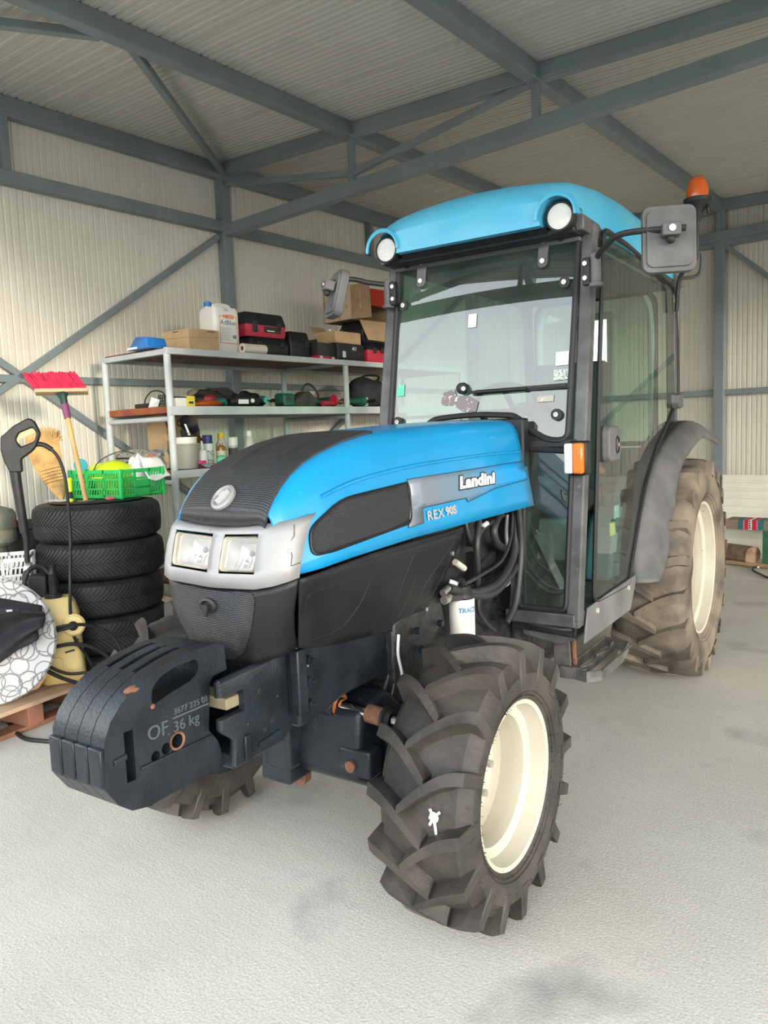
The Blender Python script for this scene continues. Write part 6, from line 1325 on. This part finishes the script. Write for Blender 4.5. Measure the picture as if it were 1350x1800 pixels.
# folded car shade and jacket
def rings_material():
    m = bpy.data.materials.new('ring_patterned_cloth'); m.use_nodes = True; n = m.node_tree.nodes; l = m.node_tree.links; b = n['Principled BSDF']; b.inputs['Roughness'].default_value = .45
    tc = n.new('ShaderNodeTexCoord'); out = None
    for k, (sc, off) in enumerate(((9, 0), (7.5, 3.3), (11, 7.7))):
        mp = n.new('ShaderNodeMapping'); mp.inputs['Location'].default_value = (off, off*.7, off*.3); l.new(tc.outputs['Object'], mp.inputs[0])
        v = n.new('ShaderNodeTexVoronoi'); v.voronoi_dimensions = '2D'; v.inputs['Scale'].default_value = sc; v.inputs['Randomness'].default_value = .8
        sp_ = n.new('ShaderNodeSeparateXYZ'); l.new(mp.outputs[0], sp_.inputs[0]); cb_ = n.new('ShaderNodeCombineXYZ'); l.new(sp_.outputs['X'], cb_.inputs['X']); l.new(sp_.outputs['Z'], cb_.inputs['Y'])
        l.new(cb_.outputs[0], v.inputs['Vector'])
        a = n.new('ShaderNodeMath'); a.operation = 'SUBTRACT'; a.inputs[1].default_value = .40 + .04*k; l.new(v.outputs['Distance'], a.inputs[0])
        c = n.new('ShaderNodeMath'); c.operation = 'ABSOLUTE'; l.new(a.outputs[0], c.inputs[0])
        r = n.new('ShaderNodeMath'); r.operation = 'LESS_THAN'; r.inputs[1].default_value = .032; l.new(c.outputs[0], r.inputs[0])
        if out is None: out = r.outputs[0]
        else:
            mx = n.new('ShaderNodeMath'); mx.operation = 'MAXIMUM'; l.new(out, mx.inputs[0]); l.new(r.outputs[0], mx.inputs[1]); out = mx.outputs[0]
    x = n.new('ShaderNodeMix'); x.data_type = 'RGBA'; x.inputs['A'].default_value = (.56, .56, .56, 1); x.inputs['B'].default_value = (.20, .20, .20, 1); l.new(out, x.inputs['Factor']); l.new(x.outputs['Result'], b.inputs['Base Color'])
    return m
o = item('pop_up_cover', 'round grey and white ring-patterned pop-up cover against the pallet', 'cover', (-2.265, -.165, PZ + .001), VR)
dk = MB(); RD = .328
dk.loft([[(-.015 + RD*k*math.cos(2*PI*i/48), y_ - .34*(RD + RD*k*math.sin(2*PI*i/48))*-.45 + .012*math.sin(3*2*PI*i/48)*k, .0 + RD + RD*k*math.sin(2*PI*i/48)) for i in range(48)] for k, y_ in ((.02, .02), (.5, .02), (.97, .016), (1, 0), (.97, -.016), (.5, -.022), (.02, -.022))], True, True)
dk.build('cover_cloth', rings_material(), o, smooth=50)
o = item('jacket', 'dark jacket thrown over the ring-patterned round cover at the left edge', 'jacket', (-2.265, -.165, PZ + .001), VR)
m_jk = mat('black_jacket_cloth', (.020, .020, .024), .8, var=.3, vscale=12, bump=.4, bscale=160)
def jk(u, v):
    x = lerp(-.42, .25 + .02*math.sin(5*v), u); z = lerp(.63 - .10*max(0, u - .55)/.45 - .04*u, lerp(.0, .35, u**1.2), v)
    y_ = .16*z*.9 - .085 + .03*math.sin(7*u + 4*v)*v + .025*math.sin(13*u*v + 3) - .06*math.sin(PI*v)*(.6 + .4*math.sin(6*u))
    if v < .12: y_ += (.12 - v)*1.2
    return (x, y_, z)
MB().grid(jk, 30, 26).build('jacket_cloth', m_jk, o, smooth=70, solid=.012)
MB().tube([jk(.2, .45), jk(.45, .38), jk(.7, .25), jk(.85, .14)], .008, 6, sm=5).build('jacket_seam', m_jk, o); MB().box(Vector(jk(.78, .17)) + Vector((0, -.012, 0)), (.03, .008, .012)).build('zip_pull', m_chrome, o, bevel=.002)
o = item('floor_cable', 'black cable looping over the concrete by the pallet', 'cable', (-2.2, 0, 0), 0)
fl_ = [(-2.69,0.084,0.012), (-2.516,-0.005,0.012), (-2.269,-0.086,0.012), (-2.085,-0.117,0.012), (-1.979,-0.089,0.012), (-1.905,-0.041,0.012), (-1.89,0.072,0.012)]
f2_ = [(-2.653,0.086,0.012), (-2.491,0.062,0.012), (-2.355,0.089,0.012), (-2.259,0.151,0.012), (-2.227,0.231,0.012)]
sh_ = lambda P: [(p[0] + 2.2, p[1], p[2]) for p in P]
MB().tube(sh_(fl_), .011, 8, sm=6).build('cable', m_rub, o); MB().tube(sh_(f2_), .011, 8, sm=6).build('cable', m_rub, o)

# ---- back right corner
o = item('sheet_stack', 'stack of pale ribbed panels leaning on the back wall', 'panels', (-.1, 6.86, 0), 0)
m_sheet = mat('ivory_ribbed_sheet', (.78, .76, .68), .4, var=.04, vscale=3)
for k in range(3):
    y_ = -.02*k; sh = MB(); pr = []
    for i in range(22):
        z = .87*i/21; pr += [(y_ - .002, z), (y_ - .009 if i % 2 else y_ - .002, z + .006), (y_ - .009 if i % 2 else y_ - .002, z + .026), (y_ - .002, z + .032)] if i < 21 else [(y_ - .002, z)]
    pr += [(y_ + .008, .87), (y_ + .008, 0)]
    lean = .05
    sh.prism([(p[0] + lean*p[1]/.87 - .05, p[1]) for p in pr], lambda a, b_: (-.55 + .01*k, a, b_), lambda a, b_: (2.2, a, b_)); sh.build('ribbed_sheet', m_sheet, o, smooth=0)
o = item('bench', 'green-legged bench covered with a striped woven runner', 'bench', (.35, 6.45, 0), 0)
m_gleg = mat('dark_green_paint', (.025, .12, .055), .5, var=.2, vscale=8)
MB().bb((-.80, -.10, .40), (.80, .12, .44)).build('bench_seat', m_gleg, o, bevel=.004)
for x in (-.48, .60):
    MB().bb((x, -.10, 0), (x + .06, -.04, .40)).build('bench_leg', m_gleg, o, bevel=.004); MB().bb((x, .06, 0), (x + .06, .12, .40)).build('bench_leg', m_gleg, o, bevel=.004); MB().bb((x + .01, -.05, .10), (x + .05, .08, .16)).build('bench_stretcher', m_gleg, o, bevel=.004)
rw = item('woven_runner', 'brown woven runner with red, white and teal stripes on the bench', 'runner', (.35, 6.45, .441), 0)
xs = -.82; cols = [('runner_brown', (.24, .18, .13), .115), ('runner_teal', (.03, .15, .17), .05), ('runner_pink', (.72, .18, .25), .012), ('runner_red', (.45, .02, .06), .035), ('runner_cream', (.70, .63, .52), .035), ('runner_red', (.45, .02, .06), .04), ('runner_pink', (.72, .18, .25), .012), ('runner_teal', (.03, .15, .17), .055), ('runner_brown', (.24, .18, .13), .60), ('runner_red', (.45, .02, .06), .05), ('runner_brown', (.24, .18, .13), .5)]
for nm, c, w in cols:
    x1 = min(xs + w, .82)
    MB().ext([(-.118, -.085), (-.106, -.085), (-.106, .0), (.13, .0), (.13, .012), (-.118, .012)], 'x', xs, x1).build('runner_stripe', mat(nm, c, .95, var=.2, vscale=60, bump=.5, bscale=200), rw, smooth=0)
    if nm == 'runner_cream':
        for k in range(4): MB().add([(xs + .006, -.1185, -.075 + .022*k), (x1 - .006, -.1185, -.065 + .022*k), (xs + .006, -.1185, -.055 + .022*k)], [(0, 1, 2)]).build('woven_motif', m_dark, rw, smooth=0, solid=.002)
    xs = x1
o = item('log', 'short sawn log with bark below the striped bench', 'log', (-.34, 6.40, .0), 0)
lg_ = MB(); rr_ = random.Random(12); rads = [rr_.uniform(.9, 1.1) for _ in range(14)]
lg_.loft([[(x, max(-.10, .10*rads[i]*math.cos(2*PI*i/14)*1.05), .098 + max(-.098, .098*rads[i]*math.sin(2*PI*i/14))) for i in range(14)] for x in (-.16, .0, .145)], True, True)
lg_.xf(Matrix.Rotation(math.radians(-28), 4, 'Z')).build('log_body', mat('rough_brown_wood', (.17, .10, .065), .9, vscale=12, col2=(.30, .20, .14), bump=.8, bscale=30), o, smooth=25)
o = item('wooden_pole', 'long wooden tool handle lying on the floor before the log', 'pole', (-.44, 6.19, .028), 0)
MB().tube([(0, .075, 0), (.5, -.04, .0), (1.1, -.18, 0)], .022, 12).build('pole_shaft', mat('weathered_pole_wood', (.42, .27, .16), .7, var=.2, vscale=6), o)
o = item('floor_wire', 'short black cable end on the floor by the wooden pole', 'cable', (0, 5.9, .0), 0)
MB().tube([(-.14, .27, .015), (-.16, .22, .012), (-.13, .10, .012), (-.04, -.05, .012), (.10, -.24, .012), (.35, -.35, .012)], .010, 8, sm=6).build('cable', m_rub, o); MB().cyl((-.14, .27, .016), (-.11, .30, .02), .016, 10).build('cable_plug', m_bolt, o)
